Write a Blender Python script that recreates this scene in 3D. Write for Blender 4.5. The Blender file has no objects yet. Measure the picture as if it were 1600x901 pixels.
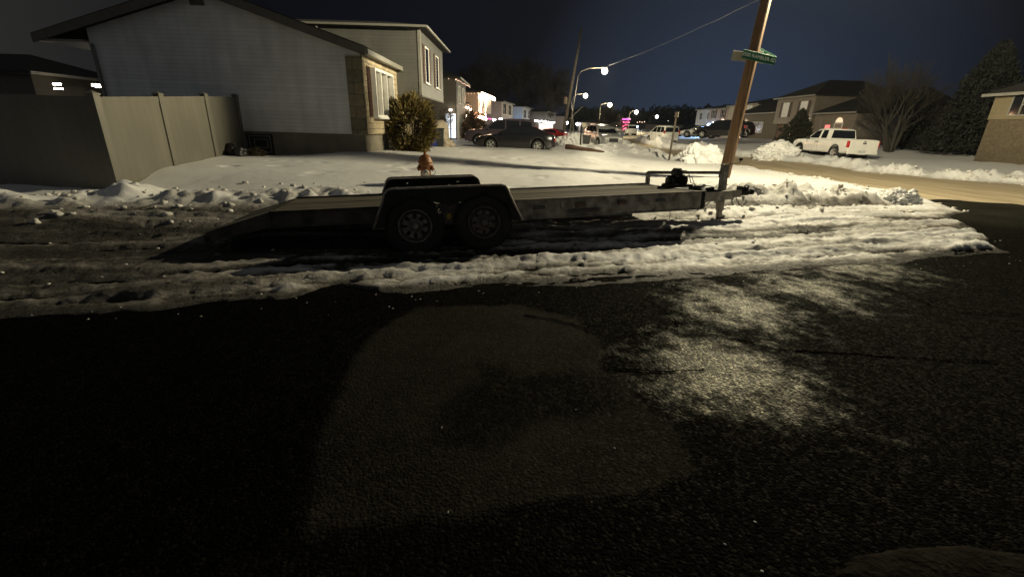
import bpy, bmesh, math, random
import numpy as np
from mathutils import Vector, Matrix
random.seed(7)
LAMP_POWER = 2650.0
SC = bpy.context.scene
COL = SC.collection
R = math.radians
# ------------------------------------------------------------------ camera maths (used to read real positions off known depths)
F, H, PITCH, ROLL = 690.0, 1.5, R(20.15), math.atan(0.030)
cp, sp, cr, sr = math.cos(PITCH), math.sin(PITCH), math.cos(ROLL), math.sin(ROLL)
def ray(u, v):
    x, y, z = (u - 800) / F, -(v - 450.5) / F, -1.0
    x, y = cr * x - sr * y, sr * x + cr * y
    return Vector((x, y * sp - z * cp, y * cp + z * sp))
def at_y(u, v, y):
    d = ray(u, v); t = y / d.y
    return Vector((d.x * t, y, H + d.z * t))
def at_z(u, v, z=0.0):
    d = ray(u, v); t = (z - H) / d.z
    return Vector((d.x * t, d.y * t, z))
# ------------------------------------------------------------------ mesh helper
class MB:
    def __init__(s): s.v = []; s.f = []; s.sm = []
    def add(s, vs, fs, smooth=False, M=None):
        b = len(s.v)
        for p in vs:
            p = Vector(p)
            s.v.append(M @ p if M else p)
        for f in fs: s.f.append([b + i for i in f]); s.sm.append(smooth)
        return s
    def box(s, x0, x1, y0, y1, z0, z1, M=None):
        vs = [(x, y, z) for x in (x0, x1) for y in (y0, y1) for z in (z0, z1)]
        return s.add(vs, [(0,1,3,2),(4,6,7,5),(0,4,5,1),(2,3,7,6),(0,2,6,4),(1,5,7,3)], False, M)
    def cbox(s, c, d, M=None):
        return s.box(c[0]-d[0]/2, c[0]+d[0]/2, c[1]-d[1]/2, c[1]+d[1]/2, c[2]-d[2]/2, c[2]+d[2]/2, M)
    def bevbox(s, x0, x1, y0, y1, z0, z1, b=0.02, M=None):
        vs, fs = [], []
        for z, i in ((z0, b), (z0 + b, 0), (z1 - b, 0), (z1, b)):
            xa, xb, ya, yb = x0 + i, x1 - i, y0 + i, y1 - i
            vs += [(xa+b,ya,z),(xb-b,ya,z),(xb,ya+b,z),(xb,yb-b,z),(xb-b,yb,z),(xa+b,yb,z),(xa,yb-b,z),(xa,ya+b,z)]
        for k in range(3):
            for j in range(8):
                fs.append((k*8+j, k*8+(j+1)%8, (k+1)*8+(j+1)%8, (k+1)*8+j))
        fs.append(tuple(reversed(range(8)))); fs.append(tuple(range(24, 32)))
        return s.add(vs, fs, False, M)
    def tube(s, pts, rad, n=8, cap=True, smooth=True):
        pts = [Vector(p) for p in pts]
        if not isinstance(rad, (list, tuple)): rad = [rad] * len(pts)
        vs, fs = [], []
        up = None
        for i, p in enumerate(pts):
            t = (pts[min(i+1, len(pts)-1)] - pts[max(i-1, 0)])
            if t.length < 1e-9: t = Vector((0,0,1))
            t.normalize()
            if up is None:
                up = t.orthogonal().normalized()
            else:
                up = (up - t * up.dot(t))
                up = up.normalized() if up.length > 1e-6 else t.orthogonal().normalized()
            w = t.cross(up)
            for k in range(n):
                a = 2 * math.pi * k / n
                vs.append(p + (up * math.cos(a) + w * math.sin(a)) * rad[i])
        for i in range(len(pts)-1):
            for k in range(n):
                fs.append((i*n+k, i*n+(k+1)%n, (i+1)*n+(k+1)%n, (i+1)*n+k))
        s.add(vs, fs, smooth)
        if cap:
            b = len(s.v) - len(vs)
            s.f.append([b + k for k in reversed(range(n))]); s.sm.append(False)
            s.f.append([b + (len(pts)-1)*n + k for k in range(n)]); s.sm.append(False)
        return s
    def lathe(s, prof, n=20, M=None, smooth=True):          # prof: (r, z) about z
        vs, fs = [], []
        for r_, z in prof:
            for k in range(n):
                a = 2*math.pi*k/n
                vs.append((r_*math.cos(a), r_*math.sin(a), z))
        for i in range(len(prof)-1):
            for k in range(n):
                fs.append((i*n+k, i*n+(k+1)%n, (i+1)*n+(k+1)%n, (i+1)*n+k))
        return s.add(vs, fs, smooth, M)
    def prism(s, poly, vec, M=None):                        # poly: 3-D points, swept along vec
        n = len(poly); vec = Vector(vec)
        vs = [Vector(p) for p in poly] + [Vector(p) + vec for p in poly]
        fs = [tuple(reversed(range(n))), tuple(range(n, 2*n))] + [(i, (i+1)%n, n+(i+1)%n, n+i) for i in range(n)]
        return s.add(vs, fs, False, M)
    def lump(s, c, r, seed, sub=2, squash=0.7, rough=0.3):
        bm = bmesh.new(); bmesh.ops.create_icosphere(bm, subdivisions=sub, radius=1.0)
        rr = random.Random(seed); ph = [rr.uniform(0, 6.28) for _ in range(9)]
        vs = []
        for v in bm.verts:
            p = v.co
            k = 1 + rough * (math.sin(3.1*p.x+ph[0])*math.sin(2.7*p.y+ph[1]) + .6*math.sin(5.3*p.z+ph[2]+3*p.x) + .4*math.sin(8*p.x+ph[3])*math.sin(7*p.y+ph[4]+4*p.z))
            vs.append((c[0]+p.x*r*k, c[1]+p.y*r*k, c[2]+p.z*r*k*squash))
        fs = [[v.index for v in f.verts] for f in bm.faces]
        bm.free()
        return s.add(vs, fs, True)
    def build(s, name, mat, parent=None, bevel=0, loc=None):
        me = bpy.data.meshes.new(name)
        me.from_pydata([tuple(p) for p in s.v], [], s.f)
        me.polygons.foreach_set('use_smooth', s.sm)
        bm = bmesh.new(); bm.from_mesh(me); bmesh.ops.recalc_face_normals(bm, faces=bm.faces)
        bm.to_mesh(me); bm.free()
        me.update()
        if mat: me.materials.append(mat)
        o = bpy.data.objects.new(name, me); COL.objects.link(o)
        if parent: o.parent = parent
        if loc is not None: o.location = loc
        if bevel:
            m = o.modifiers.new('bevel', 'BEVEL'); m.width = bevel; m.segments = 2; m.limit_method = 'ANGLE'
        return o
def tag(o, label=None, cat=None, group=None, kind=None):
    if label: o['label'] = label
    if cat: o['category'] = cat
    if group: o['group'] = group
    if kind: o['kind'] = kind
    return o
def thing(name, label, cat, loc=(0,0,0), rz=0, group=None):
    o = bpy.data.objects.new(name, None); COL.objects.link(o)
    o.location = loc; o.rotation_euler = (0, 0, rz)
    o.empty_display_size = 0.2
    return tag(o, label, cat, group)
def copy_tree(o, parent=None):
    c = o.copy(); COL.objects.link(c)
    if parent: c.parent = parent
    for ch in list(o.children): copy_tree(ch, c)
    return c
# ------------------------------------------------------------------ materials
def nodes(m):
    m.use_nodes = True
    return m.node_tree.nodes, m.node_tree.links, m.node_tree.nodes['Principled BSDF']
def mat(name, col, rough=0.6, metal=0.0, var=0.25, scale=6.0, bump=0.0, bscale=40.0, spec=0.5, emit=None, estr=0.0, coat=0.0):
    m = bpy.data.materials.new(name); N, L, B = nodes(m)
    tc = N.new('ShaderNodeTexCoord')
    if var > 0:
        nz = N.new('ShaderNodeTexNoise'); nz.inputs['Scale'].default_value = scale; nz.inputs['Detail'].default_value = 6
        L.new(tc.outputs['Object'], nz.inputs['Vector'])
        rp = N.new('ShaderNodeValToRGB')
        c = Vector(col[:3])
        rp.color_ramp.elements[0].position = 0.3; rp.color_ramp.elements[1].position = 0.7
        rp.color_ramp.elements[0].color = (*(c*(1-var)), 1); rp.color_ramp.elements[1].color = (*(c*(1+var*0.7)), 1)
        L.new(nz.outputs['Fac'], rp.inputs['Fac']); L.new(rp.outputs['Color'], B.inputs['Base Color'])
    else:
        B.inputs['Base Color'].default_value = (*col[:3], 1)
    B.inputs['Roughness'].default_value = rough; B.inputs['Metallic'].default_value = metal
    B.inputs['Specular IOR Level'].default_value = spec
    if coat: B.inputs['Coat Weight'].default_value = coat; B.inputs['Coat Roughness'].default_value = 0.08
    if bump:
        n2 = N.new('ShaderNodeTexNoise'); n2.inputs['Scale'].default_value = bscale; n2.inputs['Detail'].default_value = 5
        L.new(tc.outputs['Object'], n2.inputs['Vector'])
        bp = N.new('ShaderNodeBump'); bp.inputs['Strength'].default_value = bump; bp.inputs['Distance'].default_value = 0.02
        L.new(n2.outputs['Fac'], bp.inputs['Height']); L.new(bp.outputs['Normal'], B.inputs['Normal'])
    if emit:
        B.inputs['Emission Color'].default_value = (*emit, 1); B.inputs['Emission Strength'].default_value = estr
    return m
def math_node(N, L, op, a, b=None, c=None):
    n = N.new('ShaderNodeMath'); n.operation = op
    for i, x in enumerate((a, b, c)):
        if x is None: continue
        if isinstance(x, (int, float)): n.inputs[i].default_value = x
        else: L.new(x, n.inputs[i])
    return n.outputs[0]
def siding(name, col, pitch=0.11, var=0.12):
    m = mat(name, col, 0.45, var=var, scale=1.3); N, L, B = nodes(m)
    tc = N.new('ShaderNodeTexCoord'); sx = N.new('ShaderNodeSeparateXYZ'); L.new(tc.outputs['Object'], sx.inputs[0])
    fr = math_node(N, L, 'FRACT', math_node(N, L, 'DIVIDE', sx.outputs['Z'], pitch))
    bp = N.new('ShaderNodeBump'); bp.inputs['Strength'].default_value = 0.9; bp.inputs['Distance'].default_value = 0.02
    inv = math_node(N, L, 'SUBTRACT', 1.0, fr)
    L.new(inv, bp.inputs['Height']); L.new(bp.outputs['Normal'], B.inputs['Normal'])
    boards(m, math_node(N, L, 'DIVIDE', sx.outputs['Z'], pitch), .035)
    return m
def boards(m, coord, amt):                                    # each board weathered a little differently, with streaks of grime and painted gap shadows
    N, L, B = nodes(m); src = B.inputs['Base Color'].links[0].from_socket
    wn = N.new('ShaderNodeTexWhiteNoise'); wn.noise_dimensions = '1D'; L.new(math_node(N, L, 'FLOOR', coord), wn.inputs['W'])
    tc = N.new('ShaderNodeTexCoord'); mp = N.new('ShaderNodeMapping'); mp.inputs['Scale'].default_value = (2.2, 2.2, .35); L.new(tc.outputs['Object'], mp.inputs['Vector'])
    nz = N.new('ShaderNodeTexNoise'); nz.inputs['Scale'].default_value = 1.6; nz.inputs['Detail'].default_value = 6; L.new(mp.outputs[0], nz.inputs['Vector'])
    k = math_node(N, L, 'ADD', math_node(N, L, 'MULTIPLY_ADD', wn.outputs['Value'], amt*2, 1-amt), math_node(N, L, 'MULTIPLY', math_node(N, L, 'SUBTRACT', nz.outputs['Fac'], .5), .45))
    fr = math_node(N, L, 'FRACT', coord)
    k = math_node(N, L, 'MULTIPLY', k, math_node(N, L, 'SUBTRACT', 1.0, math_node(N, L, 'MULTIPLY', math_node(N, L, 'LESS_THAN', fr, .12), .10)))  # shadow gap at each board edge painted as a dark line
    vm = N.new('ShaderNodeVectorMath'); vm.operation = 'SCALE'; L.new(src, vm.inputs[0]); L.new(k, vm.inputs['Scale']); L.new(vm.outputs[0], B.inputs['Base Color'])
def brickmat(name, c1, c2, mortar, w=0.5, h=0.18, sc=1.0, bias=0.0):
    m = bpy.data.materials.new(name); N, L, B = nodes(m)
    tc = N.new('ShaderNodeTexCoord'); sx = N.new('ShaderNodeSeparateXYZ'); L.new(tc.outputs['Object'], sx.inputs[0])
    cx = N.new('ShaderNodeCombineXYZ'); L.new(math_node(N, L, 'ADD', sx.outputs['X'], sx.outputs['Y']), cx.inputs[0]); L.new(sx.outputs['Z'], cx.inputs[1])
    nz = N.new('ShaderNodeTexNoise'); nz.inputs['Scale'].default_value = 5; L.new(cx.outputs[0], nz.inputs['Vector'])
    mx = N.new('ShaderNodeMixRGB'); mx.blend_type = 'ADD'; mx.inputs[0].default_value = 0.05
    L.new(cx.outputs[0], mx.inputs[1]); L.new(nz.outputs['Color'], mx.inputs[2])
    b = N.new('ShaderNodeTexBrick'); b.inputs['Scale'].default_value = sc
    b.inputs['Brick Width'].default_value = w; b.inputs['Row Height'].default_value = h; b.inputs['Mortar Size'].default_value = 0.012; b.inputs['Bias'].default_value = bias
    b.inputs['Color1'].default_value = (*c1, 1); b.inputs['Color2'].default_value = (*c2, 1); b.inputs['Mortar'].default_value = (*mortar, 1)
    L.new(mx.outputs[0], b.inputs['Vector'])
    n3 = N.new('ShaderNodeTexNoise'); n3.inputs['Scale'].default_value = 9; L.new(tc.outputs['Object'], n3.inputs['Vector'])
    m2 = N.new('ShaderNodeMixRGB'); m2.blend_type = 'OVERLAY'; m2.inputs[0].default_value = 0.5
    L.new(b.outputs['Color'], m2.inputs[1]); L.new(n3.outputs['Fac'], m2.inputs[2])
    L.new(m2.outputs[0], B.inputs['Base Color'])
    bp = N.new('ShaderNodeBump'); bp.inputs['Strength'].default_value = 0.7; bp.inputs['Distance'].default_value = 0.02
    L.new(math_node(N, L, 'SUBTRACT', n3.outputs['Fac'], math_node(N, L, 'MULTIPLY', b.outputs['Fac'], 1.5)), bp.inputs['Height'])
    L.new(bp.outputs['Normal'], B.inputs['Normal']); B.inputs['Roughness'].default_value = 0.85
    return m
def wood(name, col, axis='X', rough=0.75, freq=7.0, bump=0.4, var=0.5):
    m = bpy.data.materials.new(name); N, L, B = nodes(m)
    tc = N.new('ShaderNodeTexCoord'); mp = N.new('ShaderNodeMapping')
    s = {'X': (0.8, freq*2, freq*2), 'Y': (freq*2, .8, freq*2), 'Z': (freq*2, freq*2, 0.5)}[axis]
    mp.inputs['Scale'].default_value = s
    L.new(tc.outputs['Object'], mp.inputs['Vector'])
    nz = N.new('ShaderNodeTexNoise'); nz.inputs['Scale'].default_value = 1.5; nz.inputs['Detail'].default_value = 8; nz.inputs['Roughness'].default_value = .65
    L.new(mp.outputs[0], nz.inputs['Vector'])
    rp = N.new('ShaderNodeValToRGB'); c = Vector(col)
    rp.color_ramp.elements[0].position = .3; rp.color_ramp.elements[1].position = .72
    rp.color_ramp.elements[0].color = (*(c*(1-var)), 1); rp.color_ramp.elements[1].color = (*(c*(1+var*.6)), 1)
    L.new(nz.outputs['Fac'], rp.inputs['Fac']); L.new(rp.outputs['Color'], B.inputs['Base Color'])
    bp = N.new('ShaderNodeBump'); bp.inputs['Strength'].default_value = bump; bp.inputs['Distance'].default_value = 0.01
    L.new(nz.outputs['Fac'], bp.inputs['Height']); L.new(bp.outputs['Normal'], B.inputs['Normal'])
    B.inputs['Roughness'].default_value = rough
    return m
def glow(name, col, s):
    m = bpy.data.materials.new(name); N, L, B = nodes(m)
    B.inputs['Base Color'].default_value = (.8,.8,.8,1)
    B.inputs['Emission Color'].default_value = (*col, 1); B.inputs['Emission Strength'].default_value = s
    return m
M = {}
M['rust_steel'] = mat('rust_steel', (.36,.33,.285), .65, .1, var=.6, scale=7, bump=.25, bscale=60)
M['shaded_steel'] = mat('shaded_steel', (.09,.08,.064), .85, 0, var=.6, scale=6, bump=.3, bscale=50)  # darker copy of the rail steel, shade painted into its colour
M['black_steel'] = mat('black_steel', (.02,.019,.018), .5, .4, var=.4, scale=8, bump=.1)
M['fender_steel'] = mat('fender_steel', (.10,.095,.09), .5, .4, var=.5, scale=9, bump=.15)
M['fender_lip'] = mat('fender_lip', (.42,.38,.33), .5, .3, var=.4, scale=12)
M['bare_metal'] = mat('bare_metal', (.3,.3,.29), .4, .8, var=.3, scale=12)
M['deck'] = wood('deck', (.085,.072,.047), 'X')
M['rubber'] = mat('rubber', (.022,.021,.02), .85, var=.4, scale=20, bump=.3, bscale=50)
M['rim_grey'] = mat('rim_grey', (.2,.185,.165), .5, .4, var=.5, scale=14)
M['rim_dark'] = mat('rim_dark', (.13,.115,.1), .6, .3, var=.5, scale=14)
M['alloy'] = mat('alloy', (.55,.55,.53), .35, .6, var=.15)
M['hydrant'] = mat('hydrant', (.27,.10,.025), .5, var=.35, scale=12, bump=.15)
M['hydrant_cap'] = mat('hydrant_cap', (.55,.52,.45), .5, .2, var=.3, scale=20)
M['pole_wood'] = wood('pole_wood', (.17,.095,.045), 'Z', freq=5, bump=.7, var=.55)
M['grey_wood'] = wood('grey_wood', (.1,.08,.06), 'Z', freq=5, bump=.6)
M['log'] = wood('log', (.12,.065,.04), 'X', freq=4, bump=.6)
M['sign_green'] = mat('sign_green', (.004,.1,.05), .4, var=.1)
M['sign_back'] = mat('sign_back', (.24,.22,.17), .5, .1, var=.15)
M['sign_white'] = mat('sign_white', (.75,.78,.75), .5, var=0)
M['white_paint'] = mat('white_paint', (.78,.77,.73), .4, var=.08, scale=3)
M['vinyl'] = mat('vinyl', (.155,.147,.12), .45, var=.1, scale=1.0)
_N, _L, _B = nodes(M['vinyl']); _tc = _N.new('ShaderNodeTexCoord'); _sx = _N.new('ShaderNodeSeparateXYZ'); _L.new(_tc.outputs['Object'], _sx.inputs[0])
boards(M['vinyl'], math_node(_N, _L, 'DIVIDE', math_node(_N, _L, 'ADD', _sx.outputs['X'], _sx.outputs['Y']), .18), .015)
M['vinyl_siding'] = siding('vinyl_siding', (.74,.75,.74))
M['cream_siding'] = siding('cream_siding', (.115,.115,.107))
M['stone'] = brickmat('stone', (.34,.28,.18), (.48,.4,.27), (.22,.19,.14), .42, .17)
M['stone_quoin'] = brickmat('stone_quoin', (.15,.135,.09), (.24,.2,.13), (.1,.09,.07), .5, .33)
M['foundation'] = mat('foundation', (.2,.18,.14), .85, var=.25, scale=2.5, bump=.3, bscale=20)
M['shingle'] = mat('shingle', (.02,.019,.018), .9, var=.4, scale=9, bump=.5, bscale=25)
M['trim'] = mat('trim', (.22,.215,.19), .5, var=.1)
M['dark_trim'] = mat('dark_trim', (.11,.1,.085), .6, var=.2)
M['shutter'] = mat('shutter', (.05,.02,.012), .55, var=.3, bump=.2)
M['glass'] = mat('glass', (.01,.012,.015), .06, var=0, spec=.8)
M['glass_curtain'] = mat('glass_curtain', (.16,.15,.13), .12, var=.4, scale=3, spec=.8)
M['iron'] = mat('iron', (.28,.28,.27), .5, .3, var=.2)
M['black_iron'] = mat('black_iron', (.012,.012,.012), .6, var=.2)
M['car_black'] = mat('car_black', (.012,.011,.013), .22, .2, var=.1, coat=1.0)
M['car_darkred'] = mat('car_darkred', (.22,.012,.01), .25, .1, var=.1, coat=1.0)
M['car_plum'] = mat('car_plum', (.06,.045,.055), .3, .3, var=.1, coat=.8)
M['car_white'] = mat('car_white', (.8,.79,.74), .3, var=.06, coat=.6)
M['car_silver'] = mat('car_silver', (.55,.55,.54), .3, .5, var=.08, coat=.8)
M['car_grey'] = mat('car_grey', (.12,.12,.125), .3, .4, var=.1, coat=.8)
M['plastic_black'] = mat('plastic_black', (.015,.015,.016), .6, var=.2)
M['tail_red'] = mat('tail_red', (.45,.012,.012), .2, var=0, spec=.7)
M['lamp_clear'] = mat('lamp_clear', (.7,.7,.68), .12, var=0, spec=.9)
M['plate'] = mat('plate', (.6,.62,.62), .4, var=.25, scale=30)
M['bark'] = wood('bark', (.032,.027,.02), 'Z', freq=5, bump=.8)
M['bark_dark'] = mat('bark_dark', (.05,.042,.035), .9, var=.4, bump=.5)
M['needle'] = mat('needle', (.0065,.0085,.0055), .8, var=.5, scale=2)
M['bush_leaf'] = mat('bush_leaf', (.14,.105,.025), .75, var=.7, scale=4.5)
M['bush_dark'] = mat('bush_dark', (.03,.033,.018), .8, var=.5, scale=3)
M['bush_brown'] = mat('bush_brown', (.09,.05,.03), .85, var=.5, scale=3)
M['bag'] = mat('bag', (.012,.012,.013), .4, var=.3, bump=.3, bscale=20)
M['dry_leaf'] = mat('dry_leaf', (.08,.06,.03), .9, var=.6, scale=20, bump=.6)
M['bin_blue'] = mat('bin_blue', (.012,.03,.25), .45, var=.15)
M['bin_black'] = mat('bin_black', (.02,.02,.022), .5, var=.2)
M['tarp'] = mat('tarp', (.35,.3,.23), .7, var=.25, scale=4, bump=.5, bscale=6)
M['galv'] = mat('galv', (.13,.12,.10), .5, .5, var=.15)
M['lamp_white'] = glow('lamp_white', (1, .9, .66), 12)
M['lamp_far'] = glow('lamp_far', (1, .93, .76), 9)
M['string_warm'] = glow('string_warm', (1, .62, .38), 70)
M['string_white'] = glow('string_white', (.95, .95, 1), 40)
M['string_soft'] = glow('string_soft', (1, .62, .42), 2.2)
M['string_red'] = glow('string_red', (1, .05, .2), 6)
M['string_magenta'] = glow('string_magenta', (1, .05, .45), 4)
M['string_blue'] = glow('string_blue', (.35, .6, 1), 45)
M['door_lit'] = glow('door_lit', (.7, .82, 1), 1.3)  # emission makes the white doors look lamplit
M['door_warm'] = glow('door_warm', (1, .62, .42), 1.2)  # emission makes doors and house fronts look lamplit
M['win_warm'] = glow('win_warm', (1, .66, .4), .8)
M['win_dim'] = glow('win_dim', (.75, .7, .5), .035)
M['porch'] = glow('porch', (1, .85, .65), 30)
M['neon_red'] = glow('neon_red', (1, .05, .08), 1.0)
M['neon_violet'] = glow('neon_violet', (.5, .3, .9), .5)
M['reflector_red'] = mat('reflector_red', (.15,.085,.06), .4, var=.1)
M['reflector_white'] = mat('reflector_white', (.11,.105,.095), .4, var=.1)
M['sticker'] = mat('sticker', (.09,.085,.075), .6, var=.9, scale=70)
# ------------------------------------------------------------------ noise
def _h(ix, iy, seed):
    n = (ix.astype(np.int64) * 374761393 + iy.astype(np.int64) * 668265263 + seed * 974711) & 0x7fffffff
    n = ((n ^ (n >> 13)) * 1274126177) & 0x7fffffff
    n = (n ^ (n >> 16)) & 0x7fffffff
    return n / float(0x7fffffff)
def vnoise(x, y, seed=0):
    ix = np.floor(x); iy = np.floor(y); fx = x - ix; fy = y - iy
    fx = fx*fx*fx*(fx*(fx*6-15)+10); fy = fy*fy*fy*(fy*(fy*6-15)+10)
    a = _h(ix, iy, seed); b = _h(ix+1, iy, seed); c = _h(ix, iy+1, seed); d = _h(ix+1, iy+1, seed)
    return (a*(1-fx)+b*fx)*(1-fy) + (c*(1-fx)+d*fx)*fy
def fbm(x, y, seed=0, o=4, g=0.5):
    x = np.asarray(x, float); y = np.asarray(y, float)
    s = 0; a = 1; t = 0
    for i in range(o):
        xr = x*.8 - y*.6; yr = x*.6 + y*.8
        s = s + a*vnoise(x + i*17.3, y + i*9.1, seed+i); t += a; a *= g
        x, y = xr*2.03, yr*2.03
    return s / t
def sst(e0, e1, x):
    t = np.clip((x-e0)/(e1-e0), 0, 1); return t*t*(3-2*t)
# ------------------------------------------------------------------ terrain
TO = np.array((-.78, 5.465)); TD = np.array((.965, .264)); TN = np.array((-.264, .965))
def st(x, y):
    dx, dy = x-TO[0], y-TO[1]
    return dx*TD[0]+dy*TD[1], dx*TN[0]+dy*TN[1]
CTRL = np.array([(-12,-6,0),(0,-6,0),(12,-6,0),(-14,1,0),(-6,1,0),(0,0,0),(0,3,0),(6,1,0),(14,2,0),(24,4,0),(-4,4.4,-.03),(-1,5.4,-.05),(2,6.3,-.05),(4,7.2,-.04),(8,8,-.03),(11,9,0),(15,12,0),
 (-7,7.9,.16),(-11,7,.12),(-16,6,.15),(-7.3,9.9,.40),(-8,13,.45),(-7.6,14.3,.34),(-4.6,14.3,.52),(-3,12.5,.34),(-3,15.5,.42),(0,12,.26),(2,15,.24),(5.9,13.2,.16),(9,14,.05),(0,18,.36),(3,20,.22),
 (-3.5,19,.5),(-3,24,.3),(-3,29,.16),(2.5,29,.16),(5.5,29,.05),(8,24,0),(14,20,0),(13,27,0),(11,34,-.05),(11,45,-.1),(14,60,-.1),(20,90,-.1),(35,130,0),(-6,50,.2),(-8,90,.3),
 (-20,15,.4),(-30,30,.6),(-40,80,1),(17.5,19.7,-.03),(20,16.4,-.03),(11.3,13,-.03),(14,17,-.03),(18,27,.2),(23,27,.3),(30,20,.35),(33,27,.75),(30,36,.55),(36,45,.7),(36,60,.8),(46,110,.6),(60,40,1.2),(60,160,1),(0,200,.5)], float)
def macro(x, y):
    x = np.asarray(x, float); y = np.asarray(y, float)
    num = np.zeros(x.shape); den = np.zeros(x.shape)
    for cx, cy, cz in CTRL:
        sc = 1.0 + 0.08*math.hypot(cx, cy)
        w = 1.0 / (((x-cx)**2 + (y-cy)**2)/(sc*sc) + .25)**2
        num += w*cz; den += w
    s, t = st(x, y)
    return num/den*np.maximum(sst(-2.4, -.8, t), sst(9, 14, s))
LEFT = [(6.3,3.0),(7.55,6.9),(9.7,9.8),(11.0,12.5),(11.1,16.5),(10.1,21),(8.7,26),(8.9,32),(10.0,45),(13.8,72),(20.5,95),(31,132),(50,180)]
RIGHT = [(30,4),(25,10.6),(21.3,14),(18.4,17),(15.8,21),(14.5,29),(13.7,36),(14.3,48),(18.5,72),(26,95),(38,133),(58,180)]
POLY = np.array(LEFT + RIGHT[::-1], float)
def poly_sd(x, y, POLY=POLY):                               # positive outside
    d2 = np.full(x.shape, 1e9); ins = np.zeros(x.shape, bool)
    n = len(POLY)
    for i in range(n):
        ax, ay = POLY[i]; bx, by = POLY[(i+1) % n]
        ex, ey = bx-ax, by-ay
        t = np.clip(((x-ax)*ex+(y-ay)*ey)/(ex*ex+ey*ey), 0, 1)
        d2 = np.minimum(d2, (x-ax-t*ex)**2+(y-ay-t*ey)**2)
        c = ((ay > y) != (by > y)) & (x < (bx-ax)*(y-ay)/((by-ay) if by != ay else 1e-9)+ax)
        ins ^= c
    d = np.sqrt(d2)
    return np.where(ins, -d, d)
MOUNDS = [(-9.0,7.1,.45,.16),(-6.3,7.2,.5,.16),(6.6,32.6,1.6,.4),(4.2,38,2.0,.55),(8.6,38,1.3,.35),(13.6,36,1.3,.4),(9.2,55,2,.7),(15.5,50,1.6,.6),(9.9,8.6,.5,.1),(1.2,9.3,.7,.05),
          (2.4,16.5,.9,.16),(17.5,30.5,2,.2),(20,34,3,.3),(5.2,24.5,.8,.12),(11,60,2,.6),(17,58,2,.6),(7.9,46,1.6,.5)]
def snow_fields(x, y):
    s, t = st(x, y)
    m = macro(x, y)
    sd = poly_sd(x, y)
    wob = (fbm(s*.55, t*.4, 3, 4)-.5)*.9 + (fbm(s*3.5, t*3.5, 5, 3)-.5)*.28
    edge = 1.52 + wob*.6 - .42*np.exp(-((s+1.25)/.26)**2) - .1*sst(3, 9, s)
    cam = t + edge                                          # positive on the snow side of the kerb
    near = np.exp(-((y-16)/60)**2)
    sdn = sd + (fbm(x*.9, y*.9, 11, 4)-.5)*(.7+.03*y)
    ds = np.minimum(cam, sdn)
    # --- the churned strip along the kerb
    wA = (1-sst(1.9, 2.6, t)) * (1-sst(10, 13, s))
    n1 = fbm(s*.20+3, t*2.3, 21, 4); n2 = fbm(s*.8, t*6.5, 22, 4); n3 = fbm(s*7, t*11, 23, 3); n4 = fbm(s*2.2, t*3, 24, 3)
    strip = .015 + .19*np.clip(n1-.33, 0, 1) + .11*(n2-.47) + .03*(n3-.5) + .04*(n4-.5)
    berm = np.exp(-((t-.52-.1*(n4-.5))/.14)**2)*sst(.8, 2.0, s)*(1-sst(4.6, 8.5, s))
    strip = strip + .05*berm*(.3+1.2*n4) - .03*np.exp(-((t-.18)/.16)**2)*sst(.8, 2, s)*(1-sst(6, 7.5, s))
    berm2 = np.exp(-((t+.75-.15*(n4-.5))/.22)**2)*(.4+.8*n2)
    strip = strip + .045*berm2*sst(-3, 0, s)
    low = np.exp(-((t-.45)/.5)**2)*(1-sst(.0, .9, s))*sst(-6, -4.5, s)     # worn down to mud round the wheels and the ramp
    strip = strip*(1-.8*low) + .015*low*(n2-.2)
    strip = strip * sst(0, .35, ds)
    strip = strip + .05*n2*np.exp(-((t+.95)/.4)**2)*sst(-4, -2.5, s)*(1-sst(-1, 0.4, s))
    tread = np.sin(s*46+3*n4)*np.sin(t*30)*.007*sst(-1.35, -1.15, t)*(1-sst(-.9, -.75, t))*sst(-.6, 0, s)*(1-sst(2.2, 3, s))
    n6 = fbm(s*16, t*22, 27, 3); strip = strip + tread + (.045*(n6-.5)+.11*np.clip(fbm(s*1.0, t*8, 28, 5, .62)-.5, 0, 1)+.035*np.clip(fbm(s*4.5, t*8, 26, 4, .62)-.52, 0, 1)-.14*np.clip(fbm(s*.8, t*8, 29, 4, .6)-.53, 0, 1))*sst(0, .3, ds)
    # --- deeper snow beyond it
    deep = .10 + .10*(fbm(x*.33, y*.33, 31, 3)-.5) + .02*(fbm(x*2.2, y*2.2, 32, 3)-.5)
    foot = np.clip(fbm(x*1.6, y*1.6, 37, 2)-.68, 0, 1)*.25
    deep = deep - foot*sst(2.8, 3.6, t)
    lumps = fbm(x*2.3, y*2.3, 33, 4, .6); l2 = fbm(x*6, y*6, 34, 3)
    ridge = np.exp(-((t-2.35-.4*(fbm(s*.5, s*0+1, 35, 2)-.5))/.55)**2)*(1-sst(-1.6, .4, s))
    deep = deep + ridge*(.04+.5*np.clip(lumps-.38, 0, 1)+.09*(l2-.4))
    heap = sst(1.6, 2.4, t)*(1-sst(2.8, 4.0, t))*sst(4.4, 6.0, s)*(1-sst(9.2, 10.8, s))
    deep = deep + heap*(.15+.5*np.clip(lumps-.38, 0, 1)+.17*(l2-.5)+.07*(fbm(x*13, y*13, 39, 3)-.5))
    lip = np.exp(-((t-2.0-.25*(n4-.5)-.06*(s-6))/.22)**2)*sst(3.2, 6.5, s)*(1-sst(9.6, 10.6, s))
    deep = deep + lip*(.15+.3*np.clip(lumps-.35, 0, 1))
    dl = np.where(x < 12.2+.02*y, 1.0, .8+.5*sst(25, 21, y))
    bank = np.where((x < 14) & (y > 8) & (y < 22), .16, 1.0)*np.exp(-((sdn-.75)/.55)**2)*(.09+.62*np.clip(lumps-.3, 0, 1)+.09*(l2-.5))*dl
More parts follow.
